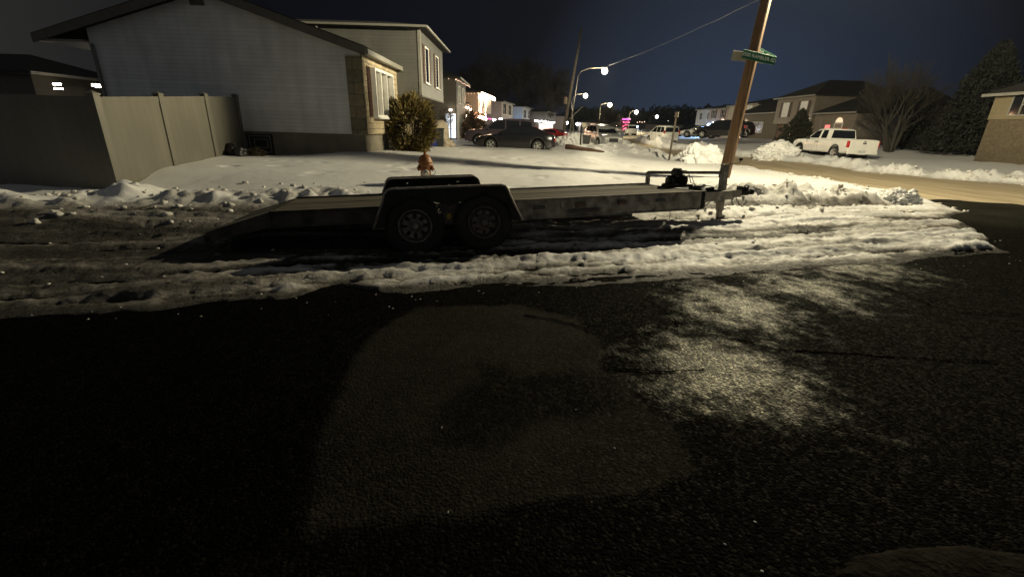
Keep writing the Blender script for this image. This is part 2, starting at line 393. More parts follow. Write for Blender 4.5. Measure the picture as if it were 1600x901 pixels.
    bank2 = np.exp(-((sdn-.6)/.9)**2)*(.10+.25*fbm(x*.5, y*.5, 41, 3))*(1+.012*y)
    far = sst(24, 34, y)
    deep = deep + np.where(cam > 1.4, 1, sst(.6, 1.4, cam))*(bank*(1-far)+bank2*far)
    for mx, my, mr, mh in MOUNDS:
        deep = deep + mh*np.exp(-((x-mx)**2+(y-my)**2)/(mr*mr))*(.55+.9*lumps)
    deep = deep*sst(-.05, .5, ds)
    z = strip*wA + deep*(1-wA)
    z = z + .006*(fbm(x*9, y*9, 51, 2)-.5)
    z = np.where(ds < 0.06, z - .16*sst(.10, -.10, ds) , z)
    # --- dirt: 0 clean, .5 grey slush, 1 bare mud
    dirt = wA*(.10+.13*sst(6.5,3.0,s)+.42*(1-sst(-3.2,-.4,s)) + 1.05*(fbm(s*.5, t*3.0, 61, 4)-.5))
    dirt = np.maximum(dirt, wA*sst(.075, .0, strip)*(.72+.5*n2))
    dirt = np.maximum(dirt, .95*low*sst(.3, .55, .35*n1+.65*n4+.08))
    dirt = np.maximum(dirt, wA*.7*np.exp(-((t-.40-.12*(n4-.5))/.10)**2)*sst(.6, 1.8, s)*(1-sst(7.4, 9.4, s)))
    dirt = np.maximum(dirt, .5*wA*np.exp(-((t+.1)/.22)**2)*n2*1.5)
    dirt = np.maximum(dirt, (1-wA)*.36*heap*sst(.36, .65, fbm(x*1.8, y*1.8, 63, 4)))
    dirt = np.maximum(dirt, .3*ridge*sst(.4, .7, fbm(x*2.2, y*2.2, 64, 3)))
    dirt = np.maximum(dirt, .45*sst(.25, .0, ds)*(1-wA))
    return m + z, ds, np.clip(dirt, 0, 1)
def ground_z(x, y):
    z, ds, _ = snow_fields(np.array([float(x)]), np.array([float(y)]))
    return float(max(z[0], macro(np.array([float(x)]), np.array([float(y)]))[0]))
def axis(lo, hi, c, flat, step, g):
    out = [c]; x = c
    while x < hi:
        x += step + g*max(0, x-c-flat); out.append(x)
    x = c; neg = []
    while x > lo:
        x -= step + g*max(0, c-x-flat); neg.append(x)
    return np.array(neg[::-1]+out)
def grid_mesh(name, xs, ys, fz, keep=None, mats=(), attr=None, smooth=True):
    X, Y = np.meshgrid(xs, ys)
    res = fz(X, Y)
    Z, ds, at = res if isinstance(res, tuple) else (res, None, None)
    nx, ny = len(xs), len(ys)
    co = np.stack([X.ravel(), Y.ravel(), Z.ravel()], 1)
    i = (np.arange(ny-1)[:, None]*nx + np.arange(nx-1)[None, :])
    q = np.stack([i, i+1, i+nx+1, i+nx], -1).reshape(-1, 4)
    if keep is not None and ds is not None:
        d = ds.ravel(); q = q[(d[q] > keep).any(1)]
        used = np.unique(q); rm = np.full(len(co), -1); rm[used] = np.arange(len(used))
        co = co[used]; q = rm[q]; at = at.ravel()[used]
    elif at is not None: at = at.ravel()
    me = bpy.data.meshes.new(name)
    me.vertices.add(len(co)); me.vertices.foreach_set('co', co.astype(np.float32).ravel())
    me.loops.add(q.size); me.loops.foreach_set('vertex_index', q.astype(np.int32).ravel())
    me.polygons.add(len(q)); me.polygons.foreach_set('loop_start', np.arange(0, q.size, 4, dtype=np.int32))
    me.polygons.foreach_set('loop_total', np.full(len(q), 4, dtype=np.int32))
    me.update(calc_edges=True)
    me.polygons.foreach_set('use_smooth', np.full(len(q), smooth))
    if at is not None:
        a = me.attributes.new('dirt', 'FLOAT', 'POINT'); a.data.foreach_set('value', at.astype(np.float32))
    for m in mats: me.materials.append(m)
    o = bpy.data.objects.new(name, me); COL.objects.link(o)
    return o
# --- snow material
def snow_material():
    m = bpy.data.materials.new('snow'); N, L, B = nodes(m)
    at = N.new('ShaderNodeAttribute'); at.attribute_name = 'dirt'
    tc = N.new('ShaderNodeTexCoord')
    nz = N.new('ShaderNodeTexNoise'); nz.inputs['Scale'].default_value = 9; nz.inputs['Detail'].default_value = 7; nz.inputs['Roughness'].default_value = .65
    L.new(tc.outputs['Object'], nz.inputs['Vector'])
    k = math_node(N, L, 'MULTIPLY', math_node(N, L, 'SUBTRACT', nz.outputs['Fac'], .5), .55)
    kk = math_node(N, L, 'MULTIPLY', k, math_node(N, L, 'ADD', math_node(N, L, 'MULTIPLY', at.outputs['Fac'], 1.2), .08))
    f = math_node(N, L, 'ADD', at.outputs['Fac'], kk)
    rp = N.new('ShaderNodeValToRGB'); e = rp.color_ramp.elements
    e[0].position = 0.02; e[0].color = (.80, .80, .79, 1)
    e[1].position = .95; e[1].color = (.022, .018, .012, 1)
    for p, c in ((.3, (.54, .525, .49)), (.55, (.245, .228, .20)), (.75, (.068, .061, .05))):
        a = rp.color_ramp.elements.new(p); a.color = (*c, 1)
    L.new(f, rp.inputs['Fac']); L.new(rp.outputs['Color'], B.inputs['Base Color'])
    B.inputs['Roughness'].default_value = .55; B.inputs['Specular IOR Level'].default_value = .35
    n2 = N.new('ShaderNodeTexNoise'); n2.inputs['Scale'].default_value = 28; n2.inputs['Detail'].default_value = 6; n2.inputs['Roughness'].default_value = .7
    L.new(tc.outputs['Object'], n2.inputs['Vector'])
    bp = N.new('ShaderNodeBump'); bp.inputs['Distance'].default_value = .03
    L.new(math_node(N, L, 'ADD', .22, math_node(N, L, 'MULTIPLY', at.outputs['Fac'], .8)), bp.inputs['Strength'])
    n4_ = N.new('ShaderNodeTexNoise'); n4_.inputs['Scale'].default_value = 8; n4_.inputs['Detail'].default_value = 8; n4_.inputs['Roughness'].default_value = .72; L.new(tc.outputs['Object'], n4_.inputs['Vector'])
    L.new(math_node(N, L, 'ADD', n2.outputs['Fac'], math_node(N, L, 'MULTIPLY', n4_.outputs['Fac'], math_node(N, L, 'MULTIPLY', at.outputs['Fac'], 5.0))), bp.inputs['Height']); L.new(bp.outputs['Normal'], B.inputs['Normal'])
    return m
M['snow'] = snow_material()
def slush_material(name, c1, c2, rough, stretch=(1, 1, 1)):
    m = bpy.data.materials.new(name); N, L, B = nodes(m)
    tc = N.new('ShaderNodeTexCoord'); mp = N.new('ShaderNodeMapping'); mp.inputs['Scale'].default_value = stretch; mp.inputs['Rotation'].default_value = (0, 0, R(-12))
    L.new(tc.outputs['Object'], mp.inputs['Vector'])
    nz = N.new('ShaderNodeTexNoise'); nz.inputs['Scale'].default_value = 1.4; nz.inputs['Detail'].default_value = 8; nz.inputs['Roughness'].default_value = .6
    L.new(mp.outputs[0], nz.inputs['Vector'])
    rp = N.new('ShaderNodeValToRGB'); e = rp.color_ramp.elements
    e[0].position = .32; e[0].color = (*c1, 1); e[1].position = .62; e[1].color = (*c2, 1)
    L.new(nz.outputs['Fac'], rp.inputs['Fac']); L.new(rp.outputs['Color'], B.inputs['Base Color'])
    bp = N.new('ShaderNodeBump'); bp.inputs['Strength'].default_value = .5; bp.inputs['Distance'].default_value = .03
    n2 = N.new('ShaderNodeTexNoise'); n2.inputs['Scale'].default_value = 16; n2.inputs['Detail'].default_value = 6
    L.new(tc.outputs['Object'], n2.inputs['Vector']); L.new(n2.outputs['Fac'], bp.inputs['Height']); L.new(bp.outputs['Normal'], B.inputs['Normal'])
    B.inputs['Roughness'].default_value = rough
    return m
M['street_slush'] = slush_material('street_slush', (.29, .23, .145), (.54, .45, .30), .7, (2.2, .22, 1))
def asphalt_material():
    m = bpy.data.materials.new('asphalt'); N, L, B = nodes(m)
    tc = N.new('ShaderNodeTexCoord')
    def noise(scale, det=6, ro=.6):
        n = N.new('ShaderNodeTexNoise'); n.inputs['Scale'].default_value = scale; n.inputs['Detail'].default_value = det; n.inputs['Roughness'].default_value = ro
        L.new(tc.outputs['Object'], n.inputs['Vector']); return n.outputs['Fac']
    def attr(nm):
        n = N.new('ShaderNodeAttribute'); n.attribute_name = nm; return n.outputs['Fac']
    def mixc(f, a, b):
        n = N.new('ShaderNodeMixRGB'); L.new(f, n.inputs[0])
        for i, c in ((1, a), (2, b)):
            if isinstance(c, tuple): n.inputs[i].default_value = (*c, 1)
            else: L.new(c, n.inputs[i])
        return n.outputs[0]
    patch, tar, damp = attr('patch'), attr('tar'), attr('damp')
    vo = N.new('ShaderNodeTexVoronoi'); vo.inputs['Scale'].default_value = 60; L.new(tc.outputs['Object'], vo.inputs['Vector'])
    v2 = N.new('ShaderNodeTexVoronoi'); v2.inputs['Scale'].default_value = 115; L.new(tc.outputs['Object'], v2.inputs['Vector'])
    sv = N.new('ShaderNodeSeparateColor'); L.new(vo.outputs['Color'], sv.inputs[0])
    big = noise(.9, 5); mid = noise(4.5, 10, .72)
    tone = math_node(N, L, 'ADD', math_node(N, L, 'MULTIPLY', big, .9), math_node(N, L, 'MULTIPLY', mid, .9))
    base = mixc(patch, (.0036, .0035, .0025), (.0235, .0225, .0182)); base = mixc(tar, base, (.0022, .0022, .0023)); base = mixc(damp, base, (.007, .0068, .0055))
    stone = math_node(N, L, 'MULTIPLY_ADD', math_node(N, L, 'POWER', sv.outputs[0], 3.0), 1.5, .6)        # single stones lighter or darker
    stone = math_node(N, L, 'ADD', math_node(N, L, 'MULTIPLY', stone, math_node(N, L, 'SUBTRACT', 1.0, math_node(N, L, 'MULTIPLY', patch, .75))), math_node(N, L, 'MULTIPLY', patch, .75))
    vm = N.new('ShaderNodeVectorMath'); vm.operation = 'SCALE'; L.new(base, vm.inputs[0]); L.new(math_node(N, L, 'MULTIPLY', tone, stone), vm.inputs['Scale'])
    L.new(vm.outputs[0], B.inputs['Base Color'])
    wet = math_node(N, L, 'ADD', math_node(N, L, 'MULTIPLY', big, .4), math_node(N, L, 'MULTIPLY', mid, .6))
    acc = None
    for px_, py_, pr_ in POOLS:                              # damp hollows in the road surface
        dn = N.new('ShaderNodeVectorMath'); dn.operation = 'DISTANCE'; L.new(tc.outputs['Object'], dn.inputs[0]); dn.inputs[1].default_value = (px_, py_, 0)
        g = math_node(N, L, 'SUBTRACT', 1.0, math_node(N, L, 'DIVIDE', dn.outputs['Value'], pr_))
        acc = g if acc is None else math_node(N, L, 'MAXIMUM', acc, g)
    wet = math_node(N, L, 'ADD', wet, math_node(N, L, 'MULTIPLY', math_node(N, L, 'MAXIMUM', acc, -.9), .17))
    w = N.new('ShaderNodeMapRange'); w.interpolation_type = 'SMOOTHSTEP'; w.inputs['From Min'].default_value = .45; w.inputs['From Max'].default_value = .71; L.new(wet, w.inputs['Value'])
    w = math_node(N, L, 'MULTIPLY', w.outputs[0], math_node(N, L, 'SUBTRACT', 1.0, math_node(N, L, 'MULTIPLY', math_node(N, L, 'MAXIMUM', patch, tar), .93)))
    L.new(math_node(N, L, 'MULTIPLY_ADD', w, -.52, .82), B.inputs['Roughness'])
    gl = math_node(N, L, 'MULTIPLY_ADD', math_node(N, L, 'POWER', sv.outputs[1], 4.0), 2.6, .25)
    L.new(math_node(N, L, 'MINIMUM', math_node(N, L, 'MULTIPLY', gl, math_node(N, L, 'MULTIPLY_ADD', w, .62, .025)), 1.0), B.inputs['Specular IOR Level'])
    B.inputs['Specular Tint'].default_value = (1, .95, .56, 1)
    hgt = math_node(N, L, 'ADD', math_node(N, L, 'MULTIPLY', vo.outputs['Distance'], -.9), math_node(N, L, 'MULTIPLY', v2.outputs['Distance'], -.4))
    hgt = math_node(N, L, 'MULTIPLY', hgt, math_node(N, L, 'SUBTRACT', 1.0, math_node(N, L, 'MULTIPLY', patch, .6)))
    hgt = math_node(N, L, 'ADD', hgt, math_node(N, L, 'MULTIPLY', noise(7, 6), 1.0))
    bp = N.new('ShaderNodeBump'); bp.inputs['Strength'].default_value = 1.0; bp.inputs['Distance'].default_value = .009
    L.new(hgt, bp.inputs['Height']); L.new(bp.outputs['Normal'], B.inputs['Normal'])
    return m
POOLS = ((1.42,2.58,.62),(2.2,3.85,.62),(3.0,4.3,.6),(4.4,5.4,.7))
M['asphalt'] = asphalt_material()
M['crack'] = mat('crack', (.0035, .0034, .003), 1.0, var=.2, spec=.0)
# --- build the ground
xs = axis(-75, 120, 1.0, 6.5, .042, .0105); ys = axis(2.0, 270, 4.2, 3.2, .034, .0092)
ys = ys[ys > 1.9]
snow = grid_mesh('snow', xs, ys, snow_fields, keep=-.45, mats=[M['snow']]); tag(snow, kind='structure')
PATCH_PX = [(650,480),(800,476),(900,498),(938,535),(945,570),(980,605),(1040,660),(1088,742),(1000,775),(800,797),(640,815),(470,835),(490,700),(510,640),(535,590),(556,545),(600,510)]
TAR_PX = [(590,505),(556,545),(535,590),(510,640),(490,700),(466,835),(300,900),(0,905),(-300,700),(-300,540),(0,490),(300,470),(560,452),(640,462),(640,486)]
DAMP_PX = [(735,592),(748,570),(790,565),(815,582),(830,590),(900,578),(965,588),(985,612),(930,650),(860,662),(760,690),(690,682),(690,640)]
def road_mesh():
    rx = axis(-24, 48, .6, 3.4, .03, .06); ry = axis(-8, 22, 2.7, 1.9, .03, .06)
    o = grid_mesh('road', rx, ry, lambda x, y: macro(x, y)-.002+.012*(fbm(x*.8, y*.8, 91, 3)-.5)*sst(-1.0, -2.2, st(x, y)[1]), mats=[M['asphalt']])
    n = len(o.data.vertices); co = np.empty(n*3, np.float32); o.data.vertices.foreach_get('co', co); co = co.reshape(-1, 3).astype(float); x, y = co[:, 0], co[:, 1]
    jit = (fbm(x*5, y*5, 92, 4, .6)-.5)*.15
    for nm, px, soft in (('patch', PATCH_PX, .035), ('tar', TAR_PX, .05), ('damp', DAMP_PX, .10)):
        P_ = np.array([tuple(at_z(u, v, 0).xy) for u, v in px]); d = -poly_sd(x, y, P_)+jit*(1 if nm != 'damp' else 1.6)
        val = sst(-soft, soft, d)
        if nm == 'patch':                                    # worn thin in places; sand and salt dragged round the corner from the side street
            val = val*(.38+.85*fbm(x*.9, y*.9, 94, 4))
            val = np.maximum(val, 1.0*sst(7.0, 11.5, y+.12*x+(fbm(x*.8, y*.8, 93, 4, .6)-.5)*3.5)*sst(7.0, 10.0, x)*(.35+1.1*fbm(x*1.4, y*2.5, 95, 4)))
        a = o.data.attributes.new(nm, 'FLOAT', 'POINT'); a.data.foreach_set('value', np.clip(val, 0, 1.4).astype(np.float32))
    return tag(o, kind='structure')
road = road_mesh()
def side_street():
    def interp(P, k):
        f = k*(len(P)-1); i = min(int(f), len(P)-2); a = f-i
        return Vector(P[i])*(1-a)+Vector(P[i+1])*a
    n, w = 220, 16; V = []; 
    Lp = LEFT[2:]; Rp = RIGHT[1:]
    for i in range(n+1):
        k = i/n
        # match on y so that the rows run straight across
        a = interp(Lp, k**1.0); 
        yy = a.y
        b = None
        for j in range(len(Rp)-1):
            if Rp[j][1] <= yy+1.3 <= Rp[j+1][1]:
                f = (yy+1.3-Rp[j][1])/(Rp[j+1][1]-Rp[j][1]); b = Vector(Rp[j])*(1-f)+Vector(Rp[j+1])*f; break
        if b is None: b = Vector(Rp[0]) if yy < 30 else Vector(Rp[-1])
        d = (b-a).normalized()
        a2 = a-d*.9; b2 = b+d*.9
        for j in range(w+1): V.append(a2.lerp(b2, j/w))
    X = np.array([v.x for v in V]); Y = np.array([v.y for v in V]); Z = macro(X, Y)+.014+.03*(fbm(X*1.3, Y*.5, 71, 3)-.5)-.06*(1-sst(0, 1, (Y-9.8)/2.4+(fbm(X*.7, Y*.7, 72, 4, .6)-.5)*1.7))
    mb = MB(); mb.add(list(zip(X, Y, Z)), [(i*(w+1)+j, i*(w+1)+j+1, (i+1)*(w+1)+j+1, (i+1)*(w+1)+j) for i in range(n) for j in range(w)], True)
    return mb.build('side_street', M['street_slush'])
tag(side_street(), kind='structure')
def strip_line(mb, px, w, seed, z=.006):
    rr = random.Random(seed); pts = [at_z(u, v, 0) for u, v in px]; out = []
    for a, b in zip(pts, pts[1:]):
        n = max(2, int((b-a).length/.06))
        for k in range(n): out.append(a.lerp(b, k/n)+Vector((rr.uniform(-.015,.015), rr.uniform(-.015,.015), 0)))
    out.append(pts[-1]); L_, R_ = [], []
    for i, p in enumerate(out):
        t = (out[min(i+1, len(out)-1)]-out[max(0, i-1)]).normalized(); nn = Vector((-t.y, t.x, 0))*w*(.35+.5*float(vnoise(np.array([i*.35]), np.array([seed*3.1]), 5)[0]))*rr.uniform(.7, 1.2)
        zz = float(macro(np.array([p.x]), np.array([p.y]))[0])+z
        L_.append((p.x+nn.x, p.y+nn.y, zz)); R_.append((p.x-nn.x, p.y-nn.y, zz))
    n = len(out); mb.add(L_+R_, [(i, i+1, n+i+1, n+i) for i in range(n-1)])
mb = MB()
strip_line(mb, [(1018,472),(1045,492),(1062,512),(1095,520),(1160,532),(1215,546),(1300,552),(1420,560),(1560,566)], .013, 1)
strip_line(mb, [(1062,512),(1000,522),(950,530)], .012, 2)
strip_line(mb, [(1320,428),(1390,452),(1460,480),(1500,488),(1600,492)], .013, 3)
#strip_line(mb, [(940,535),(948,572),(985,606),(1042,660),(1090,745)], .006, 4)
strip_line(mb, [(800,797),(900,780),(1000,774),(1088,742),(1160,735)], .004, 5)
strip_line(mb, [(950,575),(1030,582),(1100,578)], .014, 6)
strip_line(mb, [(820,492),(870,500),(920,515)], .014, 7)
tag(mb.build('road_cracks', M['crack']), kind='structure')
base = MB(); base.add([(-455,-95,-.45),(455,-95,-.45),(455,455,-.45),(-455,455,-.45)], [(0,1,2,3)])
tag(base.build('ground', mat('far_ground', (.3,.3,.29), .8, var=.3, scale=.05)), kind='structure')
# loose crumbs of snow and ice along the kerb and on the asphalt
def crumbs():
    rr = random.Random(5); mb = MB(); X, Y, S = [], [], []
    for _ in range(90):                                     # along the edge of the slush
        s = rr.uniform(-6, 9); t = -1.5+rr.gauss(-.12, .16); X.append(TO[0]+TD[0]*s+TN[0]*t); Y.append(TO[1]+TD[1]*s+TN[1]*t); S.append(rr.uniform(.003, .010))
    for _ in range(420):                                     # on the ploughed ridges
        s = rr.uniform(-9, -.2) if rr.random() < .5 else rr.uniform(4.5, 10); t = rr.gauss(2.5, .7); X.append(TO[0]+TD[0]*s+TN[0]*t); Y.append(TO[1]+TD[1]*s+TN[1]*t); S.append(rr.choice((.015,.02,.02,.03,.035,.05)))
    for _ in range(130):
        s = rr.uniform(-6, 9); t = rr.uniform(-1.3, 1.9); X.append(TO[0]+TD[0]*s+TN[0]*t); Y.append(TO[1]+TD[1]*s+TN[1]*t); S.append(rr.uniform(.006, .02))
    for u, v in ((1133,850),(1180,815),(1190,892),(690,668),(1460,862),(700,800),(960,700),(900,640)):
        p = at_z(u, v, 0); X.append(p.x); Y.append(p.y); S.append(.006)
    for i in range(420):                                     # right street bank
        k = rr.random(); 
        P = LEFT if rr.random() < .5 else RIGHT
        j = rr.randint(2, 6); a, b = Vector(P[j]), Vector(P[j+1]); p = a.lerp(b, k); d = (b-a).normalized(); nn = Vector((-d.y, d.x))*(1 if P is LEFT else -1)
        p = p+nn*rr.gauss(.6, .35); X.append(p.x); Y.append(p.y); S.append(rr.choice((.02,.03,.04,.05,.07)))
    X = np.array(X); Y = np.array(Y); Z, ds, dr = snow_fields(X, Y); Z = np.maximum(Z, macro(X, Y))
    for i in range(len(X)):
        if abs(X[i]) > 30: continue
        mb.lump((X[i], Y[i], Z[i]+S[i]*.12), S[i], i, 1 if S[i] < .02 else 2, .7, .34)
    o = mb.build('snow_crumbs', M['crumb']); tag(o, kind='stuff')
M['crumb'] = mat('crumb', (.62, .6, .55), .6, var=.3, scale=3, bump=.3, bscale=30)
crumbs()
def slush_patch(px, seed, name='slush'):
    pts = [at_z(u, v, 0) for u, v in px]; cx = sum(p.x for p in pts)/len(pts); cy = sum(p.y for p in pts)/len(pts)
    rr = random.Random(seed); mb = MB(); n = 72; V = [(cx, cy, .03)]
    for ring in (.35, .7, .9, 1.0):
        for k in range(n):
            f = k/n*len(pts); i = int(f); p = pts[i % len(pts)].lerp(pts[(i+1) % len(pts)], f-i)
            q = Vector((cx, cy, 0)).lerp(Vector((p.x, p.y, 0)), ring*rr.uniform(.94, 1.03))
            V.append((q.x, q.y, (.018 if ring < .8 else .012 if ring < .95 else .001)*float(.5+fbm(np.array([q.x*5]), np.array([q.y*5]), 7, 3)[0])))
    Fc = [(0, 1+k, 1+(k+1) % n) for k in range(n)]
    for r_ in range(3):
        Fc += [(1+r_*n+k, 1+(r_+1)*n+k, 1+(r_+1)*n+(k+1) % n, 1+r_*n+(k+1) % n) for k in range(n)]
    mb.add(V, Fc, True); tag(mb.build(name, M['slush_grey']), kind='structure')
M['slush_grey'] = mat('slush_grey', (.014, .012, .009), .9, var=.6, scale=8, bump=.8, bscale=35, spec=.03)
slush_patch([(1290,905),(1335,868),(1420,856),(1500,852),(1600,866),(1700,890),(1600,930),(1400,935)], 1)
#slush_patch([(755,602),(775,594),(806,593),(780,600)], 2)
#slush_patch([(700,478),(735,470),(752,480),(725,487)], 3)
#slush_patch([(830,474),(860,468),(872,474),(850,478)], 4)
# ------------------------------------------------------------------ TRAILER (local x = towards the hitch, y = away from the street, z up)
tr = thing('flatbed_trailer', 'long dark tandem axle car hauler trailer with plank deck parked on churned snow', 'trailer', (TO[0], TO[1], -.05))
tr.rotation_euler = (R(-3.0), R(-1.9), R(15.3))
DF, DB, Y0, Y1, ZT = 3.88, -2.1, .25, 1.95, .587
def planks(xa, xb, za, zb, name):
    mb = MB(); n = 9; w = (Y1-Y0-.12)/n; rr = random.Random(3)
    for i in range(n):
        a = Y0+.06+i*w+.004; b = a+w-.008; dz = rr.uniform(-.004, .004)
        xj = rr.uniform(-.01, .02)
        mb.add([(xa-xj,a,za-.04),(xb,a,zb-.04),(xb,b,zb-.04),(xa-xj,b,za-.04),(xa-xj,a,za+dz),(xb,a,zb+dz),(xb,b,zb+dz),(xa-xj,b,za+dz)],
               [(3,2,1,0),(4,5,6,7),(0,1,5,4),(1,2,6,5),(2,3,7,6),(3,0,4,7)])
    return mb.build(name, M['deck'], tr)
planks(DB, DF, ZT, ZT, 'deck'); 
planks(-2.78, DB-.012, .40, ZT-.004, 'dovetail_deck')
def channel(mb, y, out, xa, xb, z0=.345):                              # C-channel rail, lips at top and bottom
    z1 = ZT+.012
    mb.box(xa, xb, y-.006, y+.006, z0, z1)
    mb.box(xa, xb, min(y, y+out*.055)-.001, max(y, y+out*.055)+.001, z1, z1+.012); mb.box(xa, xb, min(y, y+out*.055), max(y, y+out*.055), z0-.012, z0)
for y, o_, in ((Y0, -1), (Y1, 1)):
    mb = MB(); channel(mb, y-.02*o_, o_*.6, -.2, DF); mb.build('side_rail', M['rust_steel'], tr)
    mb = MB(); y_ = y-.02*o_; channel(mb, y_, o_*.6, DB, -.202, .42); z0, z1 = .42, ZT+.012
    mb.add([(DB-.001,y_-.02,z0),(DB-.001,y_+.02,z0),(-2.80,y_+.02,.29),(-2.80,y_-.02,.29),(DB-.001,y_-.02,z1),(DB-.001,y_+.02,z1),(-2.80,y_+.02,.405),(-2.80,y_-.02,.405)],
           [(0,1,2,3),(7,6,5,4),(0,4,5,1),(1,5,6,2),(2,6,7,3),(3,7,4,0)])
    tag(mb.build('side_rail', M['shaded_steel'], tr), 'rear rail and beaver tail painted dark for shade')
mb = MB()
for k in range(10): mb.box(DB+.1+k*.63, DB+.16+k*.63, Y0+.03, Y1-.03, .43, .535)
mb.box(DF-.06, DF, Y0+.01, Y1-.01, .35, ZT+.006); mb.box(-2.83, -2.77, Y0, Y1, .28, .37)
mb.build('cross_member', M['black_steel'], tr)
for x in (-.435, .435):
    mb = MB(); mb.box(x-.04, x+.04, .2, 2.0, .28, .36); mb.build('axle', M['black_steel'], tr)
# wheels
def lathe_y(prof, n=32): 
    mb = MB(); mb.lathe(prof, n, Matrix.Rotation(R(90), 4, 'X')); return mb
def tyre_mesh():
    mb = lathe_y([(.205,-.20),(.25,-.215),(.32,-.215),(.355,-.195),(.367,-.15),(.369,-.10),(.367,-.055),(.352,-.012),(.315,.004),(.26,.0),(.212,-.012),(.205,-.05)], 48)
    for k in range(48):                                       # tread lugs
        a = 2*math.pi*k/48
        for y0, y1 in ((.02,.075),(.12,.19)):
            Mx = Matrix.Rotation(a + (.03 if y0 < .1 else 0), 4, 'Y')
            mb.box(-.014, .014, y0, y1, .362, .375, Mx)
    return mb
def rim_mesh(kind):
    mb = MB(); RX = Matrix.Rotation(R(90), 4, 'X')
    mb.lathe([(.205,-.05),(.212,-.006),(.203,.004),(.192,-.002),(.185,-.03),(.18,-.055),(.178,-.075)], 40, RX)
    if kind == 'mod':
        mb.lathe([(.178,-.075),(.165,-.058),(.150,-.052)], 40, RX); ri, ro, n, gap = .095, .151, 8, .42
    else:
        mb.lathe([(.178,-.075),(.168,-.055),(.146,-.045)], 40, RX); ri, ro, n, gap = .105, .147, 8, .34
    mb.lathe([(ri,-.045),(ri-.03,-.03),(.055,-.028),(.05,.012),(.04,.022),(0.002,.024)], 28, RX)
    for k in range(n):
        a0 = 2*math.pi*k/n + gap*math.pi/n*1.0; a1 = 2*math.pi*(k+1)/n - gap*math.pi/n
        vs, fs = [], []
        for j in range(5):
            a = a0+(a1-a0)*j/4
            for r_ in (ri-.004, ro+.004):
                for y in (.047, .058): vs.append((r_*math.cos(a), y, r_*math.sin(a)))
        for j in range(4):
            b = j*4; fs += [(b,b+2,b+6,b+4),(b+1,b+5,b+7,b+3),(b,b+4,b+5,b+1),(b+2,b+3,b+7,b+6)]
        mb.add(vs, fs)
    for k in range(6):                                         # lug nuts
        a = 2*math.pi*k/6; mb.cbox((.075*math.cos(a), .024, .075*math.sin(a)), (.02, .022, .02))
    return mb
first = {}
for x, y, flip, kind in ((-.435, 0, 0, 'mod'), (.435, 0, 0, 'holes'), (-.435, 2.2, 1, 'holes'), (.435, 2.2, 1, 'holes')):
    w = tyre_mesh().build('wheel', M['rubber'], tr, loc=(x, y, .37))
    if flip: w.rotation_euler = (0, 0, math.pi)
    r_ = rim_mesh(kind).build('rim', M['rim_grey'] if kind == 'mod' else M['rim_dark'], w)
    if kind == 'mod': tag(w, 'wheel with a pale ringed rim')
# fenders: bent sheet over both wheels, with a pale rolled lip on the outer edge and a short skirt
def fender(y0, y1, outer):
    prof = [(-.93,.37),(-.79,.70),(-.765,.775),(-.73,.815),(-.68,.83),(0,.832),(.66,.83),(.71,.815),(.745,.775),(.77,.70),(.93,.37)]
    mb = MB(); n = len(prof); vs = []
    for x, z in prof: vs += [(x,y0,z),(x,y1,z),(x*.985,y0,z-.012),(x*.985,y1,z-.012)]
    fs = []
    for i in range(n-1):
        b = i*4; fs += [(b,b+4,b+5,b+1),(b+2,b+3,b+7,b+6),(b,b+2,b+6,b+4),(b+1,b+5,b+7,b+3)]
    fs += [(0,1,3,2),((n-1)*4,(n-1)*4+2,(n-1)*4+3,(n-1)*4+1)]
    mb.add(vs, fs)
    f = mb.build('fender', M['fender_steel'], tr)
    mb = MB(); inner = [(x*.93, z-.02 if z > .5 else z) for x, z in prof]
    low = [(-.80,.38),(-.74,.60),(-.62,.66),(-.435,.745),(-.2,.67),(0,.60),(.2,.67),(.435,.745),(.62,.66),(.74,.60),(.80,.38)]
    yy = outer+.012*(1 if outer < 1 else -1)
    vs = [(x, yy, z) for x, z in prof] + [(x, yy, z) for x, z in low]
    k = len(prof); mb.add(vs + [(v[0], v[1]+.006, v[2]) for v in vs], [(i, i+1, k+i+1, k+i) for i in range(k-1)] + [(2*k+i, 3*k+i, 3*k+i+1, 2*k+i+1) for i in range(k-1)])
    mb.box(-.012, .012, yy-.008, yy, .6, .82)
    mb.build('skirt', M['black_steel'], f)
    mb = MB(); mb.tube([(x, outer, z+.006) for x, z in prof], .013, 8); mb.build('lip', M['fender_lip'], f)
    for x in (-.93, .93): mb = MB(); mb.box(min(x, x*.86), max(x, x*.86), min(Y0, y0+.05) if y0 < 1 else Y1-.02, max(Y0, y0+.05) if y0 < 1 else y1-.05, .36, .38); mb.build('bracket', M['rust_steel'], f)
fender(-.04, .245, -.04); fender(1.955, 2.24, 2.24)
mb = MB(); mb.cbox((.0, .10, .46), (.05, .02, .07)); mb.build('side_marker', mat('marker_amber', (.5,.33,.04), .25, var=0), tr)
# side stickers
ysf = Y0-.045
for x, z, w, h, m_ in ((1.25,.49,.16,.045,'reflector_white'),(1.86,.50,.15,.05,'reflector_red'),(2.5,.50,.14,.05,'reflector_red'),(3.12,.50,.14,.035,'reflector_white')):
    mb = MB(); mb.box(x-w/2, x+w/2, ysf+.018, ysf+.052, z-h/2, z+h/2); mb.build('reflector', M[m_], tr)
mb = MB(); mb.box(1.70, 2.14, ysf+.02, ysf+.052, .392, .432); mb.build('decal', M['sticker'], tr)
mb = MB(); mb.box(1.56, 1.60, ysf+.02, ysf+.052, .46, .56); mb.build('decal', M['fender_lip'], tr)
